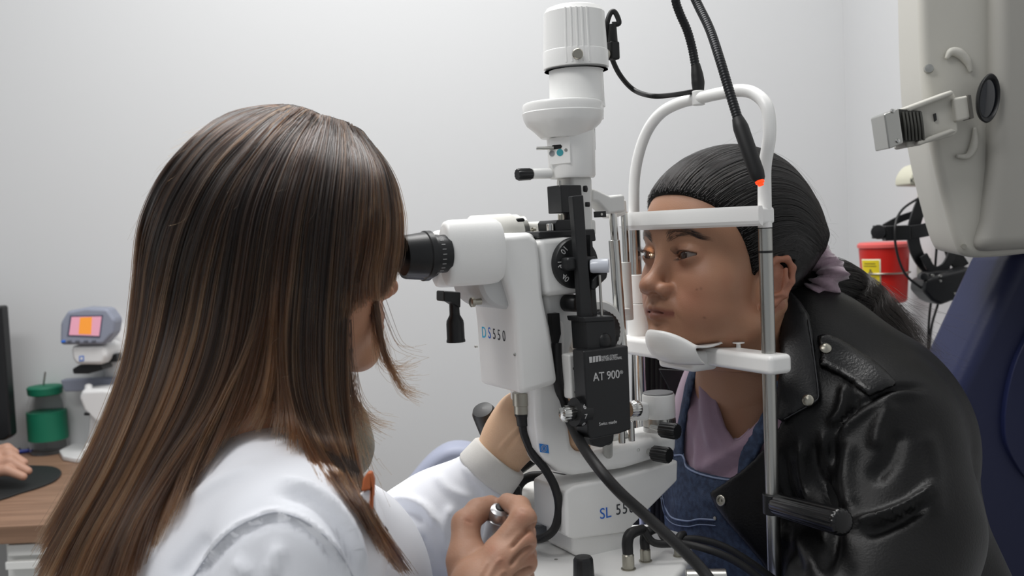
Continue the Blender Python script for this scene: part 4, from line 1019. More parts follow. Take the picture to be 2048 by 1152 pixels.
# jacket
openp = [(1200, 560), (1500, 560), (1560, 620), (1556, 760), (1562, 845), (1534, 890), (1480, 940), (1416, 985), (1432, 1020), (1470, 1065), (1508, 1110), (1545, 1160), (1580, 1240), (1600, 1400), (1100, 1400)]
Fj = shell(TF.F, .011, .021, openp, keep=False, k=.006)
jf = [([(1668, 872), (1688, 838), (1734, 802), (1790, 777), (1850, 775)], 5, -.006), ([(1676, 880), (1702, 842), (1745, 815), (1795, 790), (1850, 788)], 9, .004),
      ([(1668, 872), (1652, 960), (1668, 1050), (1650, 1152)], 14, -.010), ([(1700, 880), (1690, 960), (1700, 1020)], 16, .006),
      ([(1868, 968), (1825, 1005), (1770, 1032), (1700, 1052)], 9, .010), ([(1850, 1010), (1800, 1040), (1730, 1068)], 12, -.007),
      ([(1785, 800), (1760, 850), (1752, 900)], 16, .006), ([(1800, 860), (1780, 920), (1740, 960)], 18, -.006),
      ([(1600, 880), (1606, 960), (1640, 1040)], 9, .006), ([(1625, 880), (1632, 950), (1660, 1010)], 8, -.006), ([(1570, 900), (1580, 980), (1620, 1050)], 9, -.005), ([(1645, 860), (1655, 930), (1662, 980)], 7, .005),
      ([(1690, 770), (1682, 820), (1660, 850)], 9, .006), ([(1715, 790), (1700, 830)], 8, -.005), ([(1850, 860), (1868, 940), (1872, 1040)], 18, .004),
      ([(1560, 1060), (1600, 1090), (1640, 1152)], 16, .006), ([(1530, 1010), (1580, 1060), (1600, 1152)], 12, -.005)]
jk, jt = cloth('leather_jacket', Fj, leather, pat, folds=jf, noise=(38, .0022, 5))
# collar and epaulette as raised leather flaps
col_ = [(1560, 560), (1600, 600), (1621, 630), (1630, 690), (1637, 740), (1643, 790), (1638, 806), (1600, 826), (1566, 846), (1545, 838), (1555, 760)]
cl, ct = cloth('jacket_collar', shell(TF.F, .020, .029, col_, k=.003, nearonly=1.16), leather2, pat, label='wide leather collar flap')
seam(ct, [(1615, 640), (1624, 690), (1631, 745), (1636, 788), (1630, 802), (1600, 820), (1568, 838)], .0007, thread, cl)
ep = [(1634, 672), (1652, 664), (1700, 686), (1752, 722), (1790, 757), (1800, 768), (1738, 797), (1700, 764), (1664, 744), (1638, 734)]
epo, ept = cloth('epaulette', shell(TF.F, .019, .0275, ep, k=.003, nearonly=1.16), leather3, pat, label='stitched shoulder strap', noise=(90, .0012, 9))
seam(ept, [(1650, 676), (1700, 697), (1748, 731), (1784, 762)], .0007, thread, epo); seam(ept, [(1642, 727), (1668, 737), (1704, 757), (1736, 786)], .0007, thread, epo)
seam(ept, [(1655, 682), (1698, 704), (1744, 738), (1776, 766)], .0007, thread, epo); seam(ept, [(1646, 718), (1672, 729), (1708, 749), (1742, 778)], .0007, thread, epo)
def snap(tree, px, py, r, par, ring=False):
    c, n_ = onto(tree, px, py, .0)
    if ring: o = obj('snap', MB().lathe(c, n_, [(0, r), (.0015, r), (.002, r*.9), (.0018, r*.62), (.0006, r*.6), (.0006, r*.25), (.0016, r*.22), (.0018, 0)], 32), nickel, par, sharp=.6, label='ring shaped metal snap')
    else: o = obj('snap', MB().lathe(c, n_, [(0, r*.8), (.0006, r), (.0016, r*.92), (.003, r*.55), (.0034, 0)], 28), nickel, par, sharp=2, label='domed metal snap')
snap(ept, 1651, 697, .0062, epo); snap(ct, 1616, 801, .0062, cl); snap(jt, 1443, 1001, .0058, jk, True)
seam(jt, [(1556, 850), (1530, 893), (1480, 943), (1420, 988)], .0010, leather2, jk); seam(jt, [(1440, 1022), (1476, 1066), (1514, 1110), (1550, 1160)], .0010, leather2, jk)
seam(jt, [(1575, 880), (1578, 930), (1560, 985), (1565, 1060)], .0010, nickel if False else thread, jk, 'zip')
# far side of the jacket seen behind the black box
Fr = D(1290, 760, 1.28)
mb = MB()
rings = []
for t in np.linspace(0, 1, 20):
    y = 690+430*t; ring = []
    for s_ in np.linspace(0, 1, 60):
        x = 1268+95*s_; dd_ = 1.27+.02*math.sin(s_*60)*.35+.01*t
        ring.append(D(x, y, dd_))
    rings.append(ring)
mb.loft(rings, cap=False, closed=False); fj = obj('jacket_far_front', mb, leather, pat, sharp=3); s_ = fj.modifiers.new('t', 'SOLIDIFY'); s_.thickness = .006
fl2 = [D(x, y, d_) for x, y, d_ in ((1318, 738, 1.20), (1396, 742, 1.20), (1394, 770, 1.20), (1372, 800, 1.20), (1350, 800, 1.20))]
o_ = obj('jacket_collar', MB().prism(fl2, CF*.006), leather2, pat, bev=.001)
# ================================================================== DOCTOR
skin_d = mat('skin_doctor', '#c39a7c', .5, attr='Col', sss=.08, bump=.15, bscale=600, spec=.4)
hdm = mat('brown_hair_base', '#20140d', .75, bump=.4, bscale=80, spec=.2)
hdh = hairmat('brown_hair', '#160d09', '#4a2e1a', .30, rv=.5, lo=.2, hi=1.0)
hdk = hairmat('dark_brown_hair', '#0d0806', '#2e1c11', .30, rv=.4, lo=.3, hi=1.0)
hdl = hairmat('caramel_hair', '#22140c', '#6d4a2e', .32, rv=.5, lo=.1, hi=.95)
DFm = headframe((0, 0, 0), -V, -U, math.radians(-4.5), .94)
DFm.o = Q(798, 577, 0)-DFm.w((0, .112, -.034))
doc = thing('person', [D(520, 1150, .86)[0], D(520, 1150, .86)[1], .5], 'long haired woman in white coat looking into the microscope eyepieces', 'person')
DK = dict(fat=.001, back=.012)
HD = head_field(.0015, zlo=-.24, ears=False, **DK)
HD.add(cone((0, -.026, -.045), (0, -.030, -.13), .048, .045), .02); HD.add(cone((0, -.030, -.13), (0, -.035, -.19), .045, .05), .02)
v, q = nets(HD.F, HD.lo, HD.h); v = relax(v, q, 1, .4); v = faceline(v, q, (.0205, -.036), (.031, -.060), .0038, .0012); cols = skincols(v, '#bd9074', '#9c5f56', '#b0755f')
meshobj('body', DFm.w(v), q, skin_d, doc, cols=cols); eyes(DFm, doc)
tree = bodyt = BVHTree.FromPolygons(v.tolist(), q.tolist()); brows(DFm, tree, hp_m, doc, 160)
# coat
CFd = Field((-.52, .42, .62), (.08, 1.2, 1.16), .0045)
A = lambda c, r, k=.03: CFd.add(ell(c, r, A3), k)
A(D(452, 1085, .88), (.105, .150, .095)); A(D(430, 1330, .88), (.125, .175, .20), .05)
CFd.add(cone(D(480, 905, .87), D(470, 1000, .87), .046, .07), .03)
CFd.add(cone(D(500, 945, .84), D(606, 1085, .735), .052, .058), .03)
CFd.add(cone(D(480, 940, .90), D(560, 1060, 1.03), .05, .055), .03)
A(D(650, 1150, .90), (.085, .12, .085), .03); A(D(720, 1240, .93), (.06, .09, .12), .03)
CFd.add(cone(D(606, 1095, .73), D(560, 1400, .70), .062, .052), .012)
v, q = nets(CFd.F, CFd.lo, CFd.h); v = relax(v, q, 2)
v = v+vnormals(v, q)*(fnoise(v, 30, 11)*.0018)[:, None]
v = wrinkle(v, q, [([(384, 1156), (420, 1105), (462, 1062), (515, 1034), (560, 1025), (620, 1048), (676, 1100), (706, 1156)], 6, .0045), ([(396, 1160), (432, 1115), (472, 1076), (520, 1050), (560, 1042), (612, 1064), (660, 1112), (688, 1160)], 7, -.0035),
    ([(560, 955), (640, 985), (700, 1050), (735, 1152)], 10, .006), ([(550, 985), (620, 1005), (680, 1065), (715, 1152)], 10, -.005), ([(470, 1120), (500, 1152)], 14, .004), ([(560, 1090), (540, 1152)], 12, .004),
    ([(380, 1000), (440, 960), (520, 930)], 12, .003), ([(330, 960), (300, 1040), (290, 1120)], 16, .004), ([(420, 1075), (380, 1120), (350, 1160)], 16, -.004)])
coatm = mat('white_coat_cotton', '#e9ebf1', .85, bump=.06, bscale=900)
coat = meshobj('white_coat', v, q, coatm, doc)
ctree = BVHTree.FromPolygons(v.tolist(), q.tolist())
seam(ctree, [(384, 1156), (420, 1105), (462, 1062), (515, 1034), (560, 1025), (620, 1048), (676, 1100), (706, 1156)], .0006, mat('coat_thread', '#c9ccd4', .9), coat, off=.0002)
# far sleeve
SF = Field(D(640, 1180, 1.1)*[1, 1, 1]-[.05, .25, .12], [.06, 1.25, 1.12], .0035)
SF.add(cone(D(600, 1060, 1.0), D(820, 1190, 1.04), .062, .064), .02)
SF.add(cone(D(820, 1190, 1.04), D(880, 1060, 1.02), .062, .056), .03); SF.add(cone(D(880, 1060, 1.02), D(972, 948, 1.0), .056, .030), .03)
v, q = nets(SF.F, SF.lo, SF.h); v = relax(v, q, 2)
v = wrinkle(v, q, [([(770, 1010), (810, 1000), (850, 1015), (880, 1060)], 8, .007), ([(775, 1030), (815, 1022), (850, 1045)], 8, -.006), ([(800, 1060), (815, 1110), (820, 1152)], 10, .007), ([(840, 1070), (855, 1120)], 9, -.006),
    ([(745, 1010), (765, 1070), (775, 1140)], 9, .006), ([(870, 950), (900, 980), (950, 1000)], 9, .003), ([(905, 1010), (890, 1060), (900, 1120)], 10, .005), ([(765, 1040), (790, 1090)], 8, -.005), ([(925, 930), (955, 965), (985, 1000)], 7, .003)])
fs = meshobj('far_sleeve', v, q, coatm, doc)
ca, cb = D(968, 954, 1.0), D(1001, 913, 1.0); cax = cb-ca; 
cuffm = mat('knit_cuff', '#e6e4df', .9, bump=.5, bscale=2500)
obj('knit_cuff', MB().lathe(ca, cax, [(0, .0315), (.003, .0330), (.024, .0312), (.0265, .0295), (.0265, .0255)], 120, flute=.012, nf=60), cuffm, doc, sharp=2, label='ribbed white knit cuff')
# far hand gripping the column
HF = Field(D(940, 1000, 1.05)-[0, .12, .02], D(1200, 770, 1.05)+[.0, .06, .01], .0016)
chain(HF, [D(985, 934, 1.0), D(1022, 874, 1.0), D(1050, 845, .998)], [.0245, .0265, .030], .01)
chain(HF, [D(1050, 845, .998), D(1095, 842, 1.0), D(1125, 850, 1.01)], [.031, .028, .024], .01)
chain(HF, [D(1012, 908, .990), D(1040, 868, .978), D(1066, 838, .972)], [.010, .0085, .008], .006)
for i, (y0, y1) in enumerate(((812, 800), (832, 826), (856, 862), (880, 890))):
    chain(HF, [D(1110, y0+10, .995), D(1145, y0, .975), D(1162, y1, .985), D(1168, y1+6, 1.005)], [.0105, .0092, .0084, .0074], .004)
v, q = nets(HF.F, HF.lo, HF.h); v = relax(v, q, 2)
v = wrinkle(v, q, [([(1050, 800), (1062, 835), (1060, 880)], 3, -.0022), ([(1062, 805), (1072, 840), (1070, 880)], 3, -.0022), ([(1004, 908), (1034, 872), (1054, 848)], 3, -.0016), ([(996, 900), (1026, 866), (1046, 842)], 3.5, .0016), ([(1040, 812), (1052, 850), (1044, 890)], 2.5, -.0014)])
meshobj('hand', v, q, skin_d, doc, cols=np.tile(np.array(lin('#dab595')), (len(v), 1)))
# near hand on the joystick
HN = Field(D(880, 1330, .80)-[.01, .12, .0], D(1110, 985, .80)+[.02, .08, .03], .0014)
P_ = lambda x, y, d: D(x, y, d)
chain(HN, [P_(1000, 1420, .74), P_(965, 1260, .765), P_(965, 1180, .775)], [.030, .026, .027], .015)
for mc, r in ((P_(998, 1108, .785), .0135), (P_(1003, 1124, .775), .0145), (P_(1012, 1152, .775), .014), (P_(1010, 1185, .78), .013)):
    HN.add(cone(P_(962, 1190, .785), mc, .019, r), .008)
chain(HN, [P_(1000, 1108, .785), P_(1046, 1038, .79), P_(1038, 1014, .808), P_(1014, 1004, .830)], [.0130, .0104, .0090, .0074], .003)
chain(HN, [P_(1003, 1128, .775), P_(1046, 1084, .783), P_(1048, 1066, .805), P_(1030, 1062, .835)], [.0134, .0106, .0096, .0080], .002)
chain(HN, [P_(1012, 1152, .775), P_(1048, 1126, .785), P_(1050, 1110, .808), P_(1034, 1108, .835)], [.0128, .0102, .0094, .0080], .002)
chain(HN, [P_(1010, 1185, .78), P_(1046, 1168, .79), P_(1047, 1152, .81), P_(1034, 1150, .835)], [.0120, .0094, .0086, .0074], .002)
chain(HN, [P_(955, 1185, .79), P_(933, 1120, .80), P_(931, 1048, .815), P_(956, 1022, .828), P_(981, 1009, .836)], [.022, .0155, .0108, .0096, .0078], .005)
HN.add(ell(P_(948, 1140, .80), (.016, .018, .020)), .008)
v, q = nets(HN.F, HN.lo, HN.h); v = relax(v, q, 2)
v = v+vnormals(v, q)*(fnoise(v, 160, 4)*.0005)[:, None]
v = wrinkle(v, q, [([(1078, 1046), (1056, 1060), (1038, 1076), (1020, 1098)], 4, -.0042), ([(1072, 1092), (1050, 1100), (1034, 1114), (1020, 1132)], 4, -.0042), ([(1068, 1134), (1046, 1142), (1026, 1158)], 4, -.0040), ([(962, 1180), (990, 1130), (1004, 1116)], 4, .0012), ([(975, 1190), (1000, 1150), (1012, 1142)], 4, .0012), ([(950, 1170), (975, 1120)], 5, .0008), ([(1040, 1018), (1048, 1026)], 2, -.0008), ([(930, 1040), (944, 1046)], 2, -.0008)])
c_ = np.tile(np.array(lin('#a67f69')), (len(v), 1)); 
px_, py_, _z = projv(v)
for (x, y) in ((1043, 1033), (1058, 1073), (1062, 1114), (985, 1098), (1003, 1124), (938, 1040)):
    k = .45*np.exp(-((px_-x)**2+(py_-y)**2)/180)[:, None]; c_ = c_*(1-k)+np.array(lin('#a06a55'))*k
meshobj('hand', v, q, skin_d, doc, cols=c_)
def nail(P, n_, dirn, w_, l_):
    dirn = dirn/np.linalg.norm(dirn); n_ = n_-dirn*(n_@dirn); n_ /= np.linalg.norm(n_); s_ = np.cross(dirn, n_)
    obj('nail', MB().ball(P, 1, 16, 8, (w_, l_, .0012), (s_, dirn, n_)), mat('nail', '#c99a86', .3), doc)
# beige collar of the jumper
v2 = Field(D(690, 860, .88)-[.06, .06, .07], D(690, 860, .88)+[.06, .06, .07], .002)
v2.add(ell(D(692, 868, .885), (.022, .026, .034)), .01); v2.add(ell(D(700, 900, .88), (.016, .02, .022)), .012); v2.add(ell(D(676, 905, .88), (.028, .03, .02)), .012)
v, q = nets(v2.F, v2.lo, v2.h); v = relax(v, q, 1); v = v+vnormals(v, q)*(fnoise(v, 180, 6)*.0012)[:, None]
meshobj('jumper_collar', v, q, mat('beige_boucle', '#8f8878', .95, bump=.8, bscale=700, sheen=.3), doc, label='beige fuzzy collar under the coat')
# chest pocket with orange holder
def hitd(tree, px, py, fr=None):
    d_ = ray(px, py); n_ = np.linalg.norm(d_)
    if fr is None: h_ = tree.ray_cast(Vector(CP), Vector(d_/n_)); return h_[3]/n_ if h_[0] is not None else 9
    o = fr.l(CP); dl = (fr.A@(d_/n_)); h_ = tree.ray_cast(Vector(o), Vector(dl)); return h_[3]*fr.s/n_ if h_[0] is not None else 9
pd_ = min(hitd(ctree, 735, 1010), .90)-.010
pk = obj('chest_pocket', MB().prism([D(x, y, pd_+.002) for x, y in ((700, 998), (746, 975), (752, 1040), (716, 1080))], CF*.006), coatm, doc, bev=.001)
og = obj('spectacle_case', MB().prism([D(x, y, pd_) for x, y in ((722, 984), (726, 958), (734, 945), (743, 944), (748, 960), (746, 1020), (738, 1022), (740, 980))], CF*.008), mat('orange_leather', '#b8643a', .5), None, bev=.0015)
setp(og, 'orange object sticking out of the white coat chest pocket', 'case')
# ---------------- hair
DKH = DK
hpolyD = [(.090, .070), (.075, .055), (.060, .030), (.045, .000), (.030, -.03), (-.0, -.07), (-.045, -.12), (-.15, -.12), (-.19, .02), (-.14, .14), (.05, .16), (.11, .12)]
hsD, hstD = hair_shell(DFm, hpolyD, doc, hdm, DKH, off=.007, extra=[(ell((0, -.010, .033), (.077, .086, .074)), .03)])
B_ = .855
GA = [[(580, 211, .86), (520, 215, .875), (460, 231, .885), (403, 272, .89), (347, 333, .89), (307, 404, .885), (288, 470, .88), (279, 590, .875), (262, 720, .865), (212, 860, .85), (148, 985, .83), (84, 1090, .82)],
 [(588, 213, .86), (545, 225, .86), (492, 256, .86), (430, 312, B_), (378, 390, B_), (345, 470, .85), (320, 570, .845), (305, 660, .84), (274, 780, .83), (218, 920, .81), (140, 1060, .80), (78, 1175, .80)],
 [(600, 215, .86), (570, 235, .86), (520, 290, B_), (465, 360, .85), (425, 440, .84), (396, 540, .83), (370, 660, .82), (330, 790, .80), (262, 940, .79), (185, 1080, .785), (130, 1210, .78)],
 [(615, 219, .86), (545, 290, B_), (485, 400, .84), (455, 540, .82), (430, 680, .80), (388, 800, .79), (318, 930, .78), (245, 1070, .775), (185, 1220, .77)],
 [(632, 226, .86), (582, 300, B_), (535, 420, .83), (512, 550, .81), (490, 690, .79), (448, 800, .78), (378, 905, .77), (305, 1030, .765), (255, 1190, .76)],
 [(642, 230, .86), (612, 300, B_), (575, 420, .83), (555, 550, .80), (542, 660, .79), (530, 740, .785), (516, 790, .78), (500, 830, .78), (480, 866, .78)],
 [(652, 232, .86), (635, 300, B_), (605, 430, .83), (590, 560, .80), (580, 680, .79), (585, 780, .785), (608, 860, .78), (650, 930, .78), (700, 1000, .78)],
 [(664, 236, .86), (655, 300, B_), (635, 430, .83), (622, 560, .80), (615, 680, .79), (622, 790, .785), (655, 880, .79), (700, 970, .79), (756, 1080, .79)],
 [(678, 240, .86), (680, 310, B_), (668, 430, .84), (656, 560, .82), (650, 680, .80), (655, 800, .80), (682, 900, .80), (718, 1000, .80), (800, 1140, .80)],
 [(692, 246, .86), (706, 320, B_), (704, 430, .84), (698, 560, .82), (690, 680, .81), (692, 800, .81), (706, 900, .81), (735, 1020, .81), (826, 1146, .81)]]
GB = [[(678, 240, .86), (700, 320, B_), (690, 430, .84), (680, 520, .83), (672, 590, .82), (668, 660, .81)],
 [(692, 246, .86), (722, 320, B_), (722, 420, .84), (714, 500, .83), (702, 570, .82), (694, 640, .815)],
 [(702, 252, .86), (744, 325, .85), (756, 410, .84), (752, 490, .83), (742, 550, .825), (742, 605, .82)],
 [(712, 258, .87), (764, 335, .86), (782, 415, .85), (783, 480, .84), (776, 530, .84), (768, 600, .835)],
 [(720, 264, .88), (778, 345, .87), (800, 420, .86), (803, 480, .855), (798, 520, .85), (786, 560, .85)]]
def sheet(G, S_, T_):
    Gp = []
    for g_ in G:
        c_ = catmull(g_, 8); t = np.r_[0, np.cumsum(np.linalg.norm(np.diff(c_[:, :2], axis=0), axis=1))]; t /= t[-1]
        Gp.append(np.stack([np.interp(np.linspace(0, 1, T_), t, c_[:, i]) for i in range(3)], 1))
    Gp = np.array(Gp); idx = np.linspace(0, len(G)-1, S_); out = np.zeros((S_, T_, 3))
    for k in range(T_):
        c_ = catmull(Gp[:, k], 8); out[:, k] = np.stack([np.interp(idx*8, np.arange(len(c_)), c_[:, i]) for i in range(3)], 1)
    for i in range(S_):
        for k in range(T_):
            x, y, d_ = out[i, k]; out[i, k, 2] = min(d_, hitd(hstD, x, y, DFm)-.003, hitd(bodyt, x, y, DFm)-.008 if y > 560 else 9, hitd(ctree, x, y)-.006 if y > 780 else 9)
    dd_ = out[:, :, 2]
    for _ in range(14):
        e_ = np.pad(dd_, 1, mode='edge'); sm_ = (e_[:-2, 1:-1]+e_[2:, 1:-1]+e_[1:-1, :-2]+e_[1:-1, 2:])/4; dd_ = np.minimum(sm_, dd_+.0008)
    out[:, :, 2] = dd_
    return out
def sheet_hair(G, S_, T_, n, nm, rmax=.00030, spread=.004):
    sh = sheet(G, S_, T_); q3 = CP+(CF+CR*((sh[..., :1]-1024)/FPX)-CU*((sh[..., 1:2]-576)/FPX))*sh[..., 2:3]
    ts = np.arange(T_); cut_ = int(T_*.90)
    mb = MB(); mb.loft([list(q3[i, :cut_]+CF*.011) for i in range(S_)], cap=False, closed=False)
    b_ = obj('hair_lock', mb, hdm, hsD, sharp=3); m_ = b_.modifiers.new('t', 'SOLIDIFY'); m_.thickness = .006; m_.offset = 0
    r_ = np.random.default_rng(3); ph = r_.uniform(0, 6.28, (6,)); S = [[], [], []]; edges = np.cumsum(r_.uniform(.3, 1.7, 120)); edges = edges/edges[-1]; ctr = np.r_[edges[0]/2, (edges[1:]+edges[:-1])/2]; kind = r_.choice(3, 120, p=(.42, .36, .22)); kind2 = r_.random(120)
    K = 26
    for i in range(n):
        s0 = r_.random()*(S_-1); cl = int(np.clip(np.searchsorted(edges, s0/(S_-1)+r_.normal(0, .0025)), 0, 119)); cs = ctr[cl]*(S_-1); e = r_.uniform(.80, 1.0) if r_.random() < .8 else r_.uniform(.45, .9)
        tb = r_.uniform(0, .12) if r_.random() < .85 else r_.uniform(0, .4)
        kk_ = np.linspace(tb*(T_-1), e*(T_-1), K); u_ = kk_/(T_-1)
        ss_ = np.clip(s0+(cs-s0)*u_*.75+.9*np.sin(u_*5+ph[cl % 6]+cl)*u_*.45+r_.normal(0, .35)*u_**2, -1.2 if False else 0, S_-1.001)
        i0 = ss_.astype(int); f_ = (ss_-i0)[:, None]; k0 = np.minimum(kk_.astype(int), T_-2); g_ = (kk_-k0)[:, None]
        p = (q3[i0, k0]*(1-f_)+q3[np.minimum(i0+1, S_-1), k0]*f_)*(1-g_)+(q3[i0, k0+1]*(1-f_)+q3[np.minimum(i0+1, S_-1), k0+1]*f_)*g_
        hgt = .0035*math.sin(cl*2.4)+.0025*math.sin(cl*7.1); dpt = (-.002-abs(r_.normal(0, .0022)) + hgt*.8*0)-.004*np.sin(u_*3+cl*1.7)*u_
        edge = min(s0, S_-1-s0)/(S_-1)
        lat = (r_.normal(0, spread*(.3+.5*(edge < .04))))*u_+(r_.normal(0, .0015))
        dpt = dpt-.0035*kind2[cl]*np.minimum(1, u_*4+.25)
        S[kind[cl] if r_.random() < .85 else r_.integers(3)].append(p+CF*dpt[:, None]+CR*lat[:, None])
    for k, m3 in zip(range(3), (hdk, hdh, hdl)): hair('hair_strands', S[k], rmax, rmax*.45, m3, hsD)
    return q3
qa = sheet_hair(GA, 110, 60, 15000, 'a'); qb = sheet_hair(GB, 50, 40, 5000, 'b', spread=.003)
# loose wisps by face and chin
wl = [([(742, 560, .835), (752, 630, .83), (762, 690, .83), (776, 728, .83), (800, 742, .835), (826, 736, .84)], 46, .004), ([(750, 600, .835), (764, 690, .83), (786, 745, .83), (808, 780, .835), (834, 792, .84)], 60, .003),
      ([(694, 700, .81), (700, 760, .815), (716, 810, .82), (740, 838, .83), (768, 848, .835)], 46, .004), ([(690, 640, .81), (694, 720, .81), (706, 800, .82), (728, 845, .825), (750, 862, .83)], 40, .006),
      ([(736, 420, .835), (742, 520, .832), (746, 600, .832), (756, 670, .832), (764, 720, .832)], 90, .0035), ([(690, 740, .81), (700, 830, .815), (712, 920, .82), (722, 980, .83)], 50, .010), ([(760, 600, .84), (790, 680, .84), (815, 700, .84), (840, 706, .845)], 6, .004)]
S = []
for pts, n, sp in wl:
    c_ = catmull([D(*p) for p in pts], 5); c_ = c_[np.linspace(0, len(c_)-1, 20).astype(int)]; u_ = np.linspace(0, 1, 20)[:, None]
    for i in range(n):
        S.append(c_[:]+rng.normal(0, sp*.5, 3)+rng.normal(0, sp*1.2, 3)*u_**2+rng.normal(0, .4)*sp*u_*CR)
hair('hair_strands', S, .00020, .00007, hdh, hsD)
S = []
for i in range(170):
    a = rng.integers(0, 109); k = rng.integers(2, 40); b_ = qa[a, k]; dv = qa[a, min(k+8, 59)]-b_
    S.append(catmull([b_, b_+dv*.5-CF*.006+rng.normal(0, .002, 3), b_+dv+rng.normal(0, .005, 3)-CF*.006, b_+dv*1.5+rng.normal(0, .008, 3)-CF*.004], 5)[:14])
for i in range(90):
    k = rng.integers(1, 50); b_ = qa[0, k]; S.append(catmull([b_, b_-CR*rng.uniform(.001, .006)+(qa[0, k+4]-b_)*.6, b_-CR*rng.uniform(.001, .010)+(qa[0, min(59, k+8)]-b_), b_+(qa[0, min(59, k+8)]-b_)*1.4-CR*rng.uniform(.0, .01)], 5)[:14])
hair('hair_strands', S, .00009, .00004, hdh, hsD)
# ================================================================== LEFT: DESK
def Fp(px, py, y): return plane(px, py, np.array([0, 1., 0]), y)
def fslab(pix, y, th): return MB().prism([Fp(a, b, y) for a, b in pix], np.array([0, th, 0]))
wood = mat('desk_laminate', '#8d6f5a', .5, col2='#7c604d', vscale=5, stretch=(1, 14, 14))
ZD = .75; yf = Zp(60, 1050, ZD)[1]; xr_ = Zp(500, 1020, ZD)[0]
dk = thing('desk', (-1.2, (yf+YB)/2, 0), 'brown wooden desk by the wall at the left', 'desk')
obj('desk_top', MB().box(((-2.0+xr_)/2, (yf+YB-.01)/2, ZD-.0165), xr_+2.0, YB-.01-yf, .033, ax), wood, dk, bev=.002)
obj('side_panel', MB().box((xr_-.02, (yf+YB)/2, (ZD-.033)/2), .03, YB-.05-yf, ZD-.033, ax), wood, dk)
cb = thing('drawer_unit', (Fp(80, 1120, yf+.03)[0], yf+.3, 0), 'white drawer unit under the wooden desk', 'cabinet')
xa, xb = Fp(14, 1110, yf+.03)[0], Fp(330, 1110, yf+.03)[0]; zt1 = ZD-.036
obj('body', MB().box(((xa+xb)/2, yf+.28, zt1/2), xb-xa, .5, zt1-.002, ax), white2, cb)
z1 = Fp(60, 1110, yf+.02)[2]; z2 = Fp(60, 1118, yf+.02)[2]; z3 = Fp(60, 1133, yf+.02)[2]
obj('drawer', MB().box(((xa+xb)/2+.008, yf+.028, (zt1-.004+z1)/2), xb-xa, .02, zt1-.004-z1, ax), white2, cb, bev=.001)
dr_ = obj('drawer', MB().box(((xa+xb)/2+.008, yf+.028, z2/2-.1), xb-xa, .02, z2-.2, ax), white2, cb, bev=.001)
obj('handle', MB().box(((xa+xb)/2+.008, yf+.013, (z2+z3)/2), xb-xa, .014, z2-z3, ax), white2, dr_, bev=.001)
# monitor
mo = thing('monitor', Zp(-120, 905, ZD), 'black monitor at the far left edge standing on the desk', 'monitor')
ym = Zp(-40, 905, ZD)[1]-.14
obj('screen_housing', MB().prism([Fp(a, b, ym) for a, b in ((2, 612), (21, 872), (8, 882), (-700, 900), (-700, 640))], np.array([0, .035, 0])), black, mo, bev=.006)
obj('stand', MB().box((Fp(-300, 900, ym)[0], ym+.06, ZD+.07), .06, .03, .14, ax), black, mo); obj('foot', MB().box((Fp(-300, 900, ym)[0], ym+.06, ZD+.006), .24, .18, .012, ax), black, mo, bev=.003)
# bottle
bp = Zp(99, 905, ZD); kb = dep(bp)/FPX; bt_ = thing('glass_bottle', bp, 'clear glass bottle with green lid and green sleeve on the desk', 'bottle')
def zr(y): return zat(bp, y)
glass = mat('clear_glass', '#ffffff', .03, trans=1, ior=1.1); green = mat('green_silicone', '#0f6b50', .55)
def bl(rows, m, nm, **k): return obj(nm, MB().lathe([bp[0], bp[1], 0], W, [(zr(y)+.0005, r*kb) for y, r in rows], 48), m, bt_, **k)
bl([(905, 0), (905, 33), (900, 36), (808, 35), (795, 31), (788, 29), (788, 28), (795, 30), (808, 34), (899, 34.5), (902, 0)], glass, 'glass')
bl([(878, 34), (878, 37.5), (822, 37.5), (822, 34)], green, 'sleeve', sharp=.5)
bl([(790, 27), (788, 32), (775, 33.5), (772, 31), (771, 0)], green, 'lid', sharp=.5)
obj('straw', MB().cyl([bp[0]-.005, bp[1], zr(780)], [bp[0]+.004, bp[1], zr(744)], .0022), steel, bt_)
# lensmeter
yl = Zp(190, 905, ZD)[1]-.02; lm = thing('lensmeter', Zp(190, 900, ZD), 'white and grey lensmeter with a small colour screen on the desk', 'lensmeter')
blg = mat('blue_grey_plastic', '#8a8f9e', .45); lw = mat('lens_white', '#d6d6d6', .4)
lo_ = [(120, 912), (122, 903), (150, 890), (178, 884), (235, 884), (262, 900), (262, 914), (150, 916)]
obj('base', MB().prism([Zp(x, y, ZD+.012) for x, y in ((118, 900), (140, 888), (176, 879), (260, 876), (300, 900), (280, 915), (150, 916), (126, 912))], -W*.012), lw, lm, bev=.004)
obj('neck', fslab([(178, 826), (226, 826), (222, 896), (172, 898)], yl-.0, .09), lw, lm, bev=.008)
obj('lens_table', fslab([(156, 796), (162, 780), (205, 778), (250, 784), (262, 810), (240, 850), (190, 846), (166, 822)], yl-.05, .13), lw, lm, bev=.012)
obj('nose_piece', MB().lathe(Fp(178, 784, yl-.03), W, [(-.004, .016), (.004, .014), (.008, .009), (.016, .008), (.019, .004), (.0195, 0)], 28), lw, lm, sharp=1)
obj('lens_slot', fslab([(168, 826), (178, 826), (178, 831), (168, 831)], yl-.053, .01), black, lm)
obj('spectacle_table', fslab([(120, 760), (252, 754), (250, 780), (128, 784)], yl+.02, .03), blg, lm, bev=.004)
obj('back_column', fslab([(190, 650), (225, 640), (250, 680), (266, 740), (266, 830), (214, 830), (206, 740)], yl+.035, .06), lw, lm, bev=.015)
obj('optics_head', fslab([(140, 692), (208, 690), (214, 712), (205, 730), (150, 730), (143, 716)], yl-.06, .11), lw, lm, bev=.010)
obj('lens_clamp', fslab([(144, 738), (158, 730), (200, 727), (206, 740), (176, 748), (146, 748)], yl-.04, .06), black, lm, bev=.003)
obj('clamp_knob', fslab([(216, 710), (233, 708), (234, 724), (218, 725)], yl-.02, .03), black, lm, bev=.002)
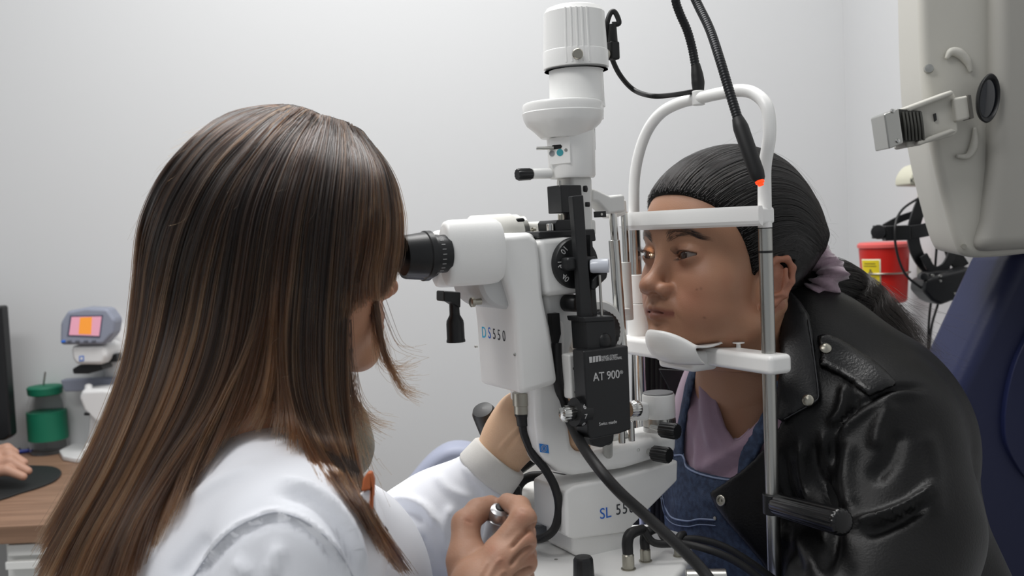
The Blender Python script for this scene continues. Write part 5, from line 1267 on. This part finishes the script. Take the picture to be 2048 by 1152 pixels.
sh_ = obj('screen_housing', fslab([(119, 690), (120, 645), (134, 622), (170, 615), (214, 617), (230, 640), (226, 668), (206, 690)], yl-.07, .05), blg, lm, bev=.008, seg=4)
yy = yl-.0712
obj('display_bezel', fslab([(134, 672), (140, 631), (206, 630), (200, 675)], yy, .004), mat('bezel', '#54566a', .4), sh_)
obj('display', fslab([(138, 670), (143, 634), (203, 633), (198, 672)], yy-.0008, .002), mat('display_pink', '#c98fa0', .3, emit=.55, ecol='#c98fa0'), sh_, label='lit pink display')
obj('display_patch', fslab([(157, 668), (160, 635), (184, 634), (182, 669)], yy-.0014, .001), mat('display_orange', '#d98a35', .3, emit=.6, ecol='#d98a35'), sh_)
for i, (x, m_) in enumerate(((126, inkblue), (138, blg), (154, blg), (171, blg), (187, blg))):
    obj('button', fslab([(x-4, 681), (x+4, 680.5), (x+4, 685), (x-4, 685.5)], yy-.002, .004), m_ if i == 0 else mat('button_grey', '#5a5d68', .5), sh_, bev=.0008)
obj('logo_square', fslab([(158, 712), (168, 711), (168, 722), (158, 723)], yl-.0608, .001), mat('logo_blue', '#5f7fc4', .5), lm); obj('logo_square', fslab([(160.5, 714.5), (165.5, 714), (165.5, 719.5), (160.5, 720)], yl-.0614, .001), lw, lm)
dbp = Zp(197, 906, ZD+.013)-np.array([0, .05, 0])
db = thing('dropper_bottle', dbp, 'small white dropper bottle on the lensmeter base', 'bottle')
kd_ = dep(dbp)/FPX; obj('bottle_body', MB().lathe(dbp, W, [(0, 9*kd_), (.001, 10*kd_), (.020, 10*kd_), (.023, 6*kd_)], 28), white, db, sharp=.8); obj('cap', MB().lathe(dbp+W*.023, W, [(0, 6*kd_), (.001, 6.5*kd_), (.010, 4*kd_), (.011, 0)], 24), white, db, sharp=.8)
# mouse pad, hand, clutter
pad = obj('mouse_pad', MB().prism([Zp(x, y, ZD+.005) for x, y in catmull([(-260, 960, 0), (-120, 925, 0), (0, 928, 0), (60, 930, 0), (104, 932, 0), (123, 942, 0), (112, 958, 0), (80, 972, 0), (40, 984, 0), (0, 997, 0), (-80, 1015, 0), (-220, 1010, 0)], 4)[:, :2]], -W*.005), mat('black_gel', '#1c1e1f', .55), None, bev=.002)
setp(pad, 'black rounded mouse pad with wrist rest on the desk', 'mouse pad')
ph = thing('person', Zp(-120, 940, ZD), 'only the hand of a seated person resting over the mouse pad', 'person')
zz = ZD+.018
def HQ(x, y, z): p = Zp(x, y, ZD+z); return p
yb_ = Zp(0, 950, ZD+.03)[1]
def HY(x, y, dy=0): return Fp(x, y, yb_+dy)
HM = Field(HY(-140, 985)-[.02, .08, .03], HY(80, 880)+[.02, .08, .03], .0025)
chain(HM, [HY(-130, 935, 0), HY(-60, 922, 0), HY(-25, 925, 0)], [.028, .030, .026], .015)
for a, b, c_, d_ in (((-20, 905), (14, 897), (30, 905), .035), ((-18, 918), (18, 908), (48, 925), .018), ((-18, 932), (20, 922), (56, 942), .0), ((-20, 945), (14, 940), (46, 953), -.02)):
    chain(HM, [HY(*a, d_), HY(*b, d_), HY(*c_, d_)], [.0125, .0105, .0085], .005)
v, q = nets(HM.F, HM.lo, HM.h); v = relax(v, q, 2)
meshobj('hand', v, q, mat('skin_other', '#ad8672', .55, sss=.05), ph)
mb = MB().tube([HY(-260, 950, -.02), HY(-180, 940, 0), HY(-110, 936, 0)], [.05, .045, .036], 20); obj('sleeve', mb, coatm, ph, sharp=3)
pn2 = obj('pen', MB().cyl(Zp(18, 906, ZD+.006), Zp(66, 900, ZD+.006), .0045), mat('pen_blue', '#2a3f9c', .35), None); setp(pn2, 'blue pen lying behind the hand on the desk', 'pen')
for k, (pts, lb) in enumerate((([(-20, 890), (20, 880), (50, 886), (60, 900)], 'grey cable loop on the desk behind the hand'), ([(30, 905), (70, 880), (130, 890), (175, 884)], 'dark cable running behind the green lidded bottle'))):
    o = obj('cable', MB().tube([Zp(x, y, ZD+.004) for x, y in pts], .004, 10), mat('grey_rubber', '#55575a', .6), None); setp(o, lb, 'cable')
# blue grey chair back behind the far sleeve
ch = thing('stool', (D(880, 950, 1.6)[0], D(880, 950, 1.6)[1], 0), 'lilac grey padded chair behind the far white sleeve', 'chair')
lil = mat('lilac_vinyl', '#9a9fb2', .5)
obj('backrest', MB().prism([Fp(x, y, 1.55) for x, y in catmull([(740, 1100, 0), (775, 1020, 0), (815, 965, 0), (860, 915, 0), (905, 893, 0), (960, 905, 0), (1000, 960, 0), (1010, 1060, 0), (1000, 1250, 0), (860, 1280, 0), (750, 1250, 0)], 4)[:, :2]], np.array([0, .06, 0])), lil, ch, bev=.015, seg=4)
obj('column', MB().cyl([D(880, 950, 1.6)[0], 1.6, 0.05], [D(880, 950, 1.6)[0], 1.6, D(880, 1240, 1.6)[2]], .03), steel, ch)
obj('foot', MB().cyl([D(880, 950, 1.6)[0], 1.6, 0.0], [D(880, 950, 1.6)[0], 1.6, .05], .22, .2), lil, ch)

# ================================================================== RIGHT SIDE
navy = mat('navy_vinyl', '#1d2345', .42, bump=.08, bscale=200)
ye = 1.42
ec = thing('examination_chair', (.95, 1.55, 0), 'navy blue padded examination chair behind the woman in leather', 'chair')
obj('backrest', MB().prism([Fp(x, y, ye) for x, y in ((2040, 495), (2105, 490), (2105, 1400), (1860, 1500), (1840, 1100), (1880, 860), (1902, 790))], np.array([-.02, .11, 0])), navy, ec, bev=.03, seg=5)
obj('side_bolster', MB().prism([Fp(x, y, ye-.012) for x, y in catmull([(2062, 660, 0), (2030, 730, 0), (2012, 810, 0), (2012, 880, 0), (2034, 930, 0), (2060, 960, 0), (2100, 960, 0), (2102, 660, 0), (2085, 640, 0)], 4)[:, :2]], np.array([0, .03, 0])), navy, ec, bev=.010, seg=4)
obj('seat', MB().box((.55, 1.62, .50), .46, .5, .14, ax), navy, ec, bev=.03); obj('base', MB().cyl([.55, 1.62, 0], [.55, 1.62, .43], .12), white2, ec)
# big instrument head on an arm
gr = mat('warm_grey_housing', '#bab8b0', .5)
vt = thing('projection_head', Fp(2050, 500, 1.30), 'large pale grey instrument housing with a black lens at the upper right', 'instrument')
hg_ = obj('housing', MB().prism([Fp(x, y, 1.24) for x, y in catmull([(1834, -120, 0), (1838, 60, 0), (1846, 200, 0), (1866, 320, 0), (1892, 425, 0), (1912, 490, 0), (1932, 513, 0), (1985, 515, 0), (2080, 505, 0)], 4)[:, :2]]+[Fp(2170, 490, 1.24), Fp(2170, -120, 1.24)], np.array([.06, .22, 0])), gr, vt, bev=.022, seg=5)
obj('shaded_side', MB().prism([Fp(x, y, 1.215) for x, y in ((1994, -120), (1994, 150), (1990, 330), (1978, 440), (1958, 505), (2180, 492), (2180, -120))], np.array([0, .06, 0])), mat('warm_grey_shaded', '#9c9a94', .5), vt, bev=.018, seg=5)  # housing side turning away; its shade is put into the darker grey
lc = Fp(1975, 197, 1.215)
def oval(prof, nm, m):
    mb = MB().lathe((0, 0, 0), (0, -1, 0), prof, 40); mb.v = [(lc[0]+x*.46+.10*z, lc[1]+y, lc[2]+z) for x, y, z in mb.v]; return obj(nm, mb, m, vt, sharp=.8)
oval([(-.004, .027), (.003, .0295), (.005, .028), (.004, .0245), (.0, .022)], 'lens_ring', black)
oval([(-.002, .024), (.001, .0225), (.003, .015), (.0035, 0)], 'lens', mat('lens_glass', '#0d1018', .06, coat=1))
c = Fp(1858, 137, 1.238); obj('screw', MB().lathe(c, (-.3, -1, 0), [(-.004, .006), (.003, .005), (.004, 0)], 18), steel, vt)
c = Fp(1928, 493, 1.238); obj('screw', MB().lathe(c, (-.3, -1, 0), [(-.004, .003), (.002, .003), (.002, 0)], 16), nickel, vt)
obj('curved_trim', MB().tube([Fp(x, y, 1.236) for x, y in ((1892, 118), (1902, 104), (1918, 106), (1934, 122), (1942, 145))], [.002, .005, .006, .005, .002], 16), gr, vt, sharp=3)
obj('curved_trim', MB().tube([Fp(x, y, 1.236) for x, y in ((1950, 255), (1948, 290), (1935, 312), (1912, 312))], [.002, .005, .004, .002], 16), gr, vt, sharp=3)
bk = obj('bracket', fslab([(1810, 217), (1905, 180), (1912, 190), (1918, 262), (1908, 272), (1830, 292), (1812, 296)], 1.20, .04), gr, vt, bev=.004)
obj('bracket_rim', fslab([(1812, 214), (1906, 179), (1910, 188), (1818, 224)], 1.19, .03), gr, vt, bev=.003); obj('bracket_rim', fslab([(1835, 282), (1905, 256), (1916, 262), (1838, 292)], 1.19, .03), gr, vt, bev=.003)
obj('bracket_slot', fslab([(1868, 228), (1872, 226), (1874, 240), (1870, 243)], 1.197, .006), black, vt)
obj('bracket_arm', fslab([(1908, 196), (1938, 190), (1944, 236), (1914, 244)], 1.19, .06), gr, vt, bev=.003); obj('arm_gap', fslab([(1936, 190), (1942, 190), (1948, 236), (1942, 238)], 1.187, .02), mat('dark_gap', '#55534e', .6), vt)
obj('dark_spring', fslab([(1798, 218), (1842, 222), (1846, 280), (1806, 284)], 1.192, .04), mat('dark_coil', '#33332f', .5), vt)
for i in range(6): obj('spring_turn', MB().tube([Fp(1806+i*7, 224, 1.191), Fp(1810+i*7, 252, 1.188), Fp(1812+i*7, 280, 1.191)], .0016, 8), mat('coil_wire', '#4a4a46', .4, .5), vt)
ep_ = obj('end_plate', fslab([(1768, 228), (1798, 216), (1808, 286), (1778, 298)], 1.185, .045), steel, vt, bev=.002)
for x, y in ((1786, 222), (1796, 282)): c = Fp(x, y, 1.184); obj('screw', MB().lathe(c, (0, -1, 0), [(-.002, .003), (.0015, .002), (.002, 0)], 14), chrome, ep_)
obj('support_arm', MB().box((Fp(2090, 0, 1.35)[0], 1.36, 1.95), .12, .12, .75, ax), gr, vt, bev=.02)
# sharps bin
dsb = (XC-.060)*FPX/(1770-1024+22); sb0 = D(1770, 603, dsb); ksb = dep(sb0)/FPX
sb = thing('sharps_container', sb0, 'red plastic sharps container with yellow label in a wire wall ring', 'container')
red = mat('red_plastic', '#c01f17', .38); zs = lambda y: zat(sb0, y)
obj('tub', MB().lathe([sb0[0], sb0[1], 0], W, [(zs(604), 38*ksb), (zs(600), 42*ksb), (zs(498), 48*ksb), (zs(494), 48*ksb)], 48), red, sb, sharp=.6)
obj('lid', MB().lathe([sb0[0], sb0[1], 0], W, [(zs(495), 48*ksb), (zs(494), 51*ksb), (zs(488), 51*ksb), (zs(484), 46*ksb), (zs(483), 0)], 48), mat('translucent_red_lid', '#d9605c', .35), sb, sharp=.6)
def arcpatch(y0, y1, a0, a1, off, n=14):
    mb = MB(); rr = []
    ca_ = math.atan2(-sb0[1], -sb0[0])
    for y in (y0, y1):
        t = (603-y)/105; r = (42+6*t)*ksb+off; rr.append([np.array([sb0[0]+r*math.cos(ca_+math.radians(a)), sb0[1]+r*math.sin(ca_+math.radians(a)), zs(y)]) for a in np.linspace(a0, a1, n)])
    return mb.loft(rr, cap=False, closed=False)
lb = obj('label', arcpatch(516, 573, -62, -8, .0006), mat('label_white', '#d8d5c0', .5), sb, sharp=3); s_ = lb.modifiers.new('t', 'SOLIDIFY'); s_.thickness = .0005
lb2 = obj('label_face', arcpatch(518, 571, -59, -11, .0012), mat('label_yellow', '#ddc61e', .5), lb, sharp=3)
for y, a0, a1 in ((524, -50, -20), (529, -52, -18), (552, -50, -20), (558, -52, -18), (564, -48, -24)): obj('label_print', arcpatch(y, y+1.6, a0, a1, .0016), mat('print_dark', '#6a5f20', .6), lb)
for dx, dy in ((-36, 541), (-30, 541), (-33, 536)): obj('hazard_mark', arcpatch(dy, dy+4, dx-2.4, dx+2.4, .0018, 5), inkb, lb)
ring = [np.array([sb0[0]+(48*ksb)*math.cos(a), sb0[1]+48*ksb*math.sin(a), zs(545)]) for a in np.linspace(0, 2*math.pi, 41)]
obj('wire_ring', MB().tube(ring, .0018, 8, 1), nickel, sb, sharp=3)
obj('wall_bracket', MB().box((XC-.006, sb0[1], zs(545)), .012, .04, .05, ax), nickel, sb)
# wall cradle and head mounted ophthalmoscope
hx0 = D(1865, 355, 1.80)
wc = thing('wall_cradle', hx0, 'cream wall cradle above the black headset', 'holder')
cream = mat('cream_plastic', '#c9c7b4', .5)
obj('cradle_body', MB().prism([Fp(x, y, 1.78) for x, y in catmull([(1820, 370, 0), (1821, 352, 0), (1834, 332, 0), (1856, 324, 0), (1900, 322, 0)], 3)[:, :2]]+[Fp(1960, 340, 1.78), Fp(1960, 372, 1.78)], np.array([0, .07, 0])), cream, wc, bev=.004)
text('Keeler', Fp(1838, 361, 1.7795), (1, 0, 0), W, .012, inkb, wc)
obj('cradle_back', MB().box((XC-.02, 1.83, hx0[2]-.0), .04, .12, .08, ax), cream, wc, bev=.003)
ht = thing('headset', Fp(1860, 470, 1.74), 'black head mounted ophthalmoscope hanging on the wall beside the red container', 'headset')
def band(pts, wpx, th=.003, y=1.74, nm='strap'):
    c_ = catmull(pts, 8); k = y/FPX; rings = []
    P3 = np.array([Fp(a, b, y+dy) for a, b, dy in c_]); T = np.gradient(P3, axis=0); T /= np.linalg.norm(T, axis=1)[:, None]
    Y = np.array([0, 1., 0]); N_ = np.cross(T, Y); N_ /= np.linalg.norm(N_, axis=1)[:, None]
    for p, n_ in zip(P3, N_): rings.append([p+n_*a*wpx*k/2+Y*b*th for a, b in ((-1, -1), (1, -1), (1, 1), (-1, 1))])
    return obj(nm, MB().loft(rings), blackm, ht, bev=.001)
band([(1862, 372, 0), (1838, 420, .0), (1826, 470, -.0), (1838, 515, .0), (1868, 545, .02), (1900, 540, .02)], 24)
band([(1838, 425, .03), (1800, 438, .03), (1768, 455, .02)], 14)
band([(1745, 464, -.02), (1790, 466, -.03), (1840, 462, -.04), (1885, 450, -.03), (1920, 440, 0)], 26, nm='head_band')
band([(1912, 390, 0), (1896, 440, 0), (1904, 500, 0), (1924, 535, .0)], 30)
band([(1896, 430, -.01), (1906, 490, -.01), (1892, 530, -.01), (1866, 540, -.01), (1846, 510, -.01)], 16)
kc_ = Fp(1757, 464, 1.70); obj('size_knob', MB().lathe(kc_, (-.5, -1, 0), [(-.012, .012), (0, .0128), (.006, .012), (.007, 0)], 60, flute=.05, nf=20), black, ht, sharp=.8)
obj('knob_block', fslab([(1770, 452), (1822, 450), (1822, 480), (1772, 482)], 1.695, .02), black, ht, bev=.002)
obj('optics_block', fslab([(1846, 582), (1850, 560), (1890, 548), (1950, 534), (1976, 545), (1978, 560), (1962, 576), (1910, 600), (1882, 611), (1864, 602)], 1.68, .06), black, ht, bev=.006)
obj('optics_block', fslab([(1858, 545), (1912, 540), (1914, 562), (1862, 575)], 1.70, .04), black, ht, bev=.003)
for x, y in ((1845, 553), (1950, 540), (1915, 585)): c = Fp(x, y, 1.685); obj('adjust_knob', MB().lathe(c, (0, -1, 0), [(-.008, .006), (.006, .006), (.007, 0)], 24), black, ht, sharp=.6)
for x, y in ((1866, 551), (1881, 552), (1881, 562), (1910, 587)): c = Fp(x, y, 1.679); obj('screw', MB().lathe(c, (0, -1, 0), [(-.002, .0028), (.001, .0022), (.0012, 0)], 12), steel, ht)
for pts, lb_ in (([(1876, 376, 1.76), (1840, 395, 1.74), (1804, 420, 1.71), (1790, 455, 1.69), (1794, 505, 1.69), (1812, 550, 1.69), (1848, 580, 1.69)], 'thin black cable curling in front of the black headset'),
    ([(1884, 380, 1.76), (1876, 460, 1.77), (1868, 560, 1.77), (1858, 640, 1.77), (1854, 760, 1.77)], 'first black cable hanging below the black headset, nearest the red container'),
    ([(1884, 380, 1.77), (1900, 460, 1.78), (1880, 590, 1.77), (1862, 660, 1.77), (1857, 760, 1.77)], 'second black cable hanging below the black headset, crossing the first'),
    ([(1905, 590, 1.77), (1915, 640, 1.77), (1932, 715, 1.77)], 'third black cable below the headset, slanting to the navy chair'),
    ([(1950, 500, 1.72), (1952, 560, 1.72), (1957, 680, 1.72)], 'fourth black cable hanging from the grey housing in front of the navy chair')):
    P3 = [Fp(*p) for p in pts]; o = obj('cable', MB().tube(P3, .0022, 8), rubber, None, at=P3[-1]); setp(o, lb_, 'cable')
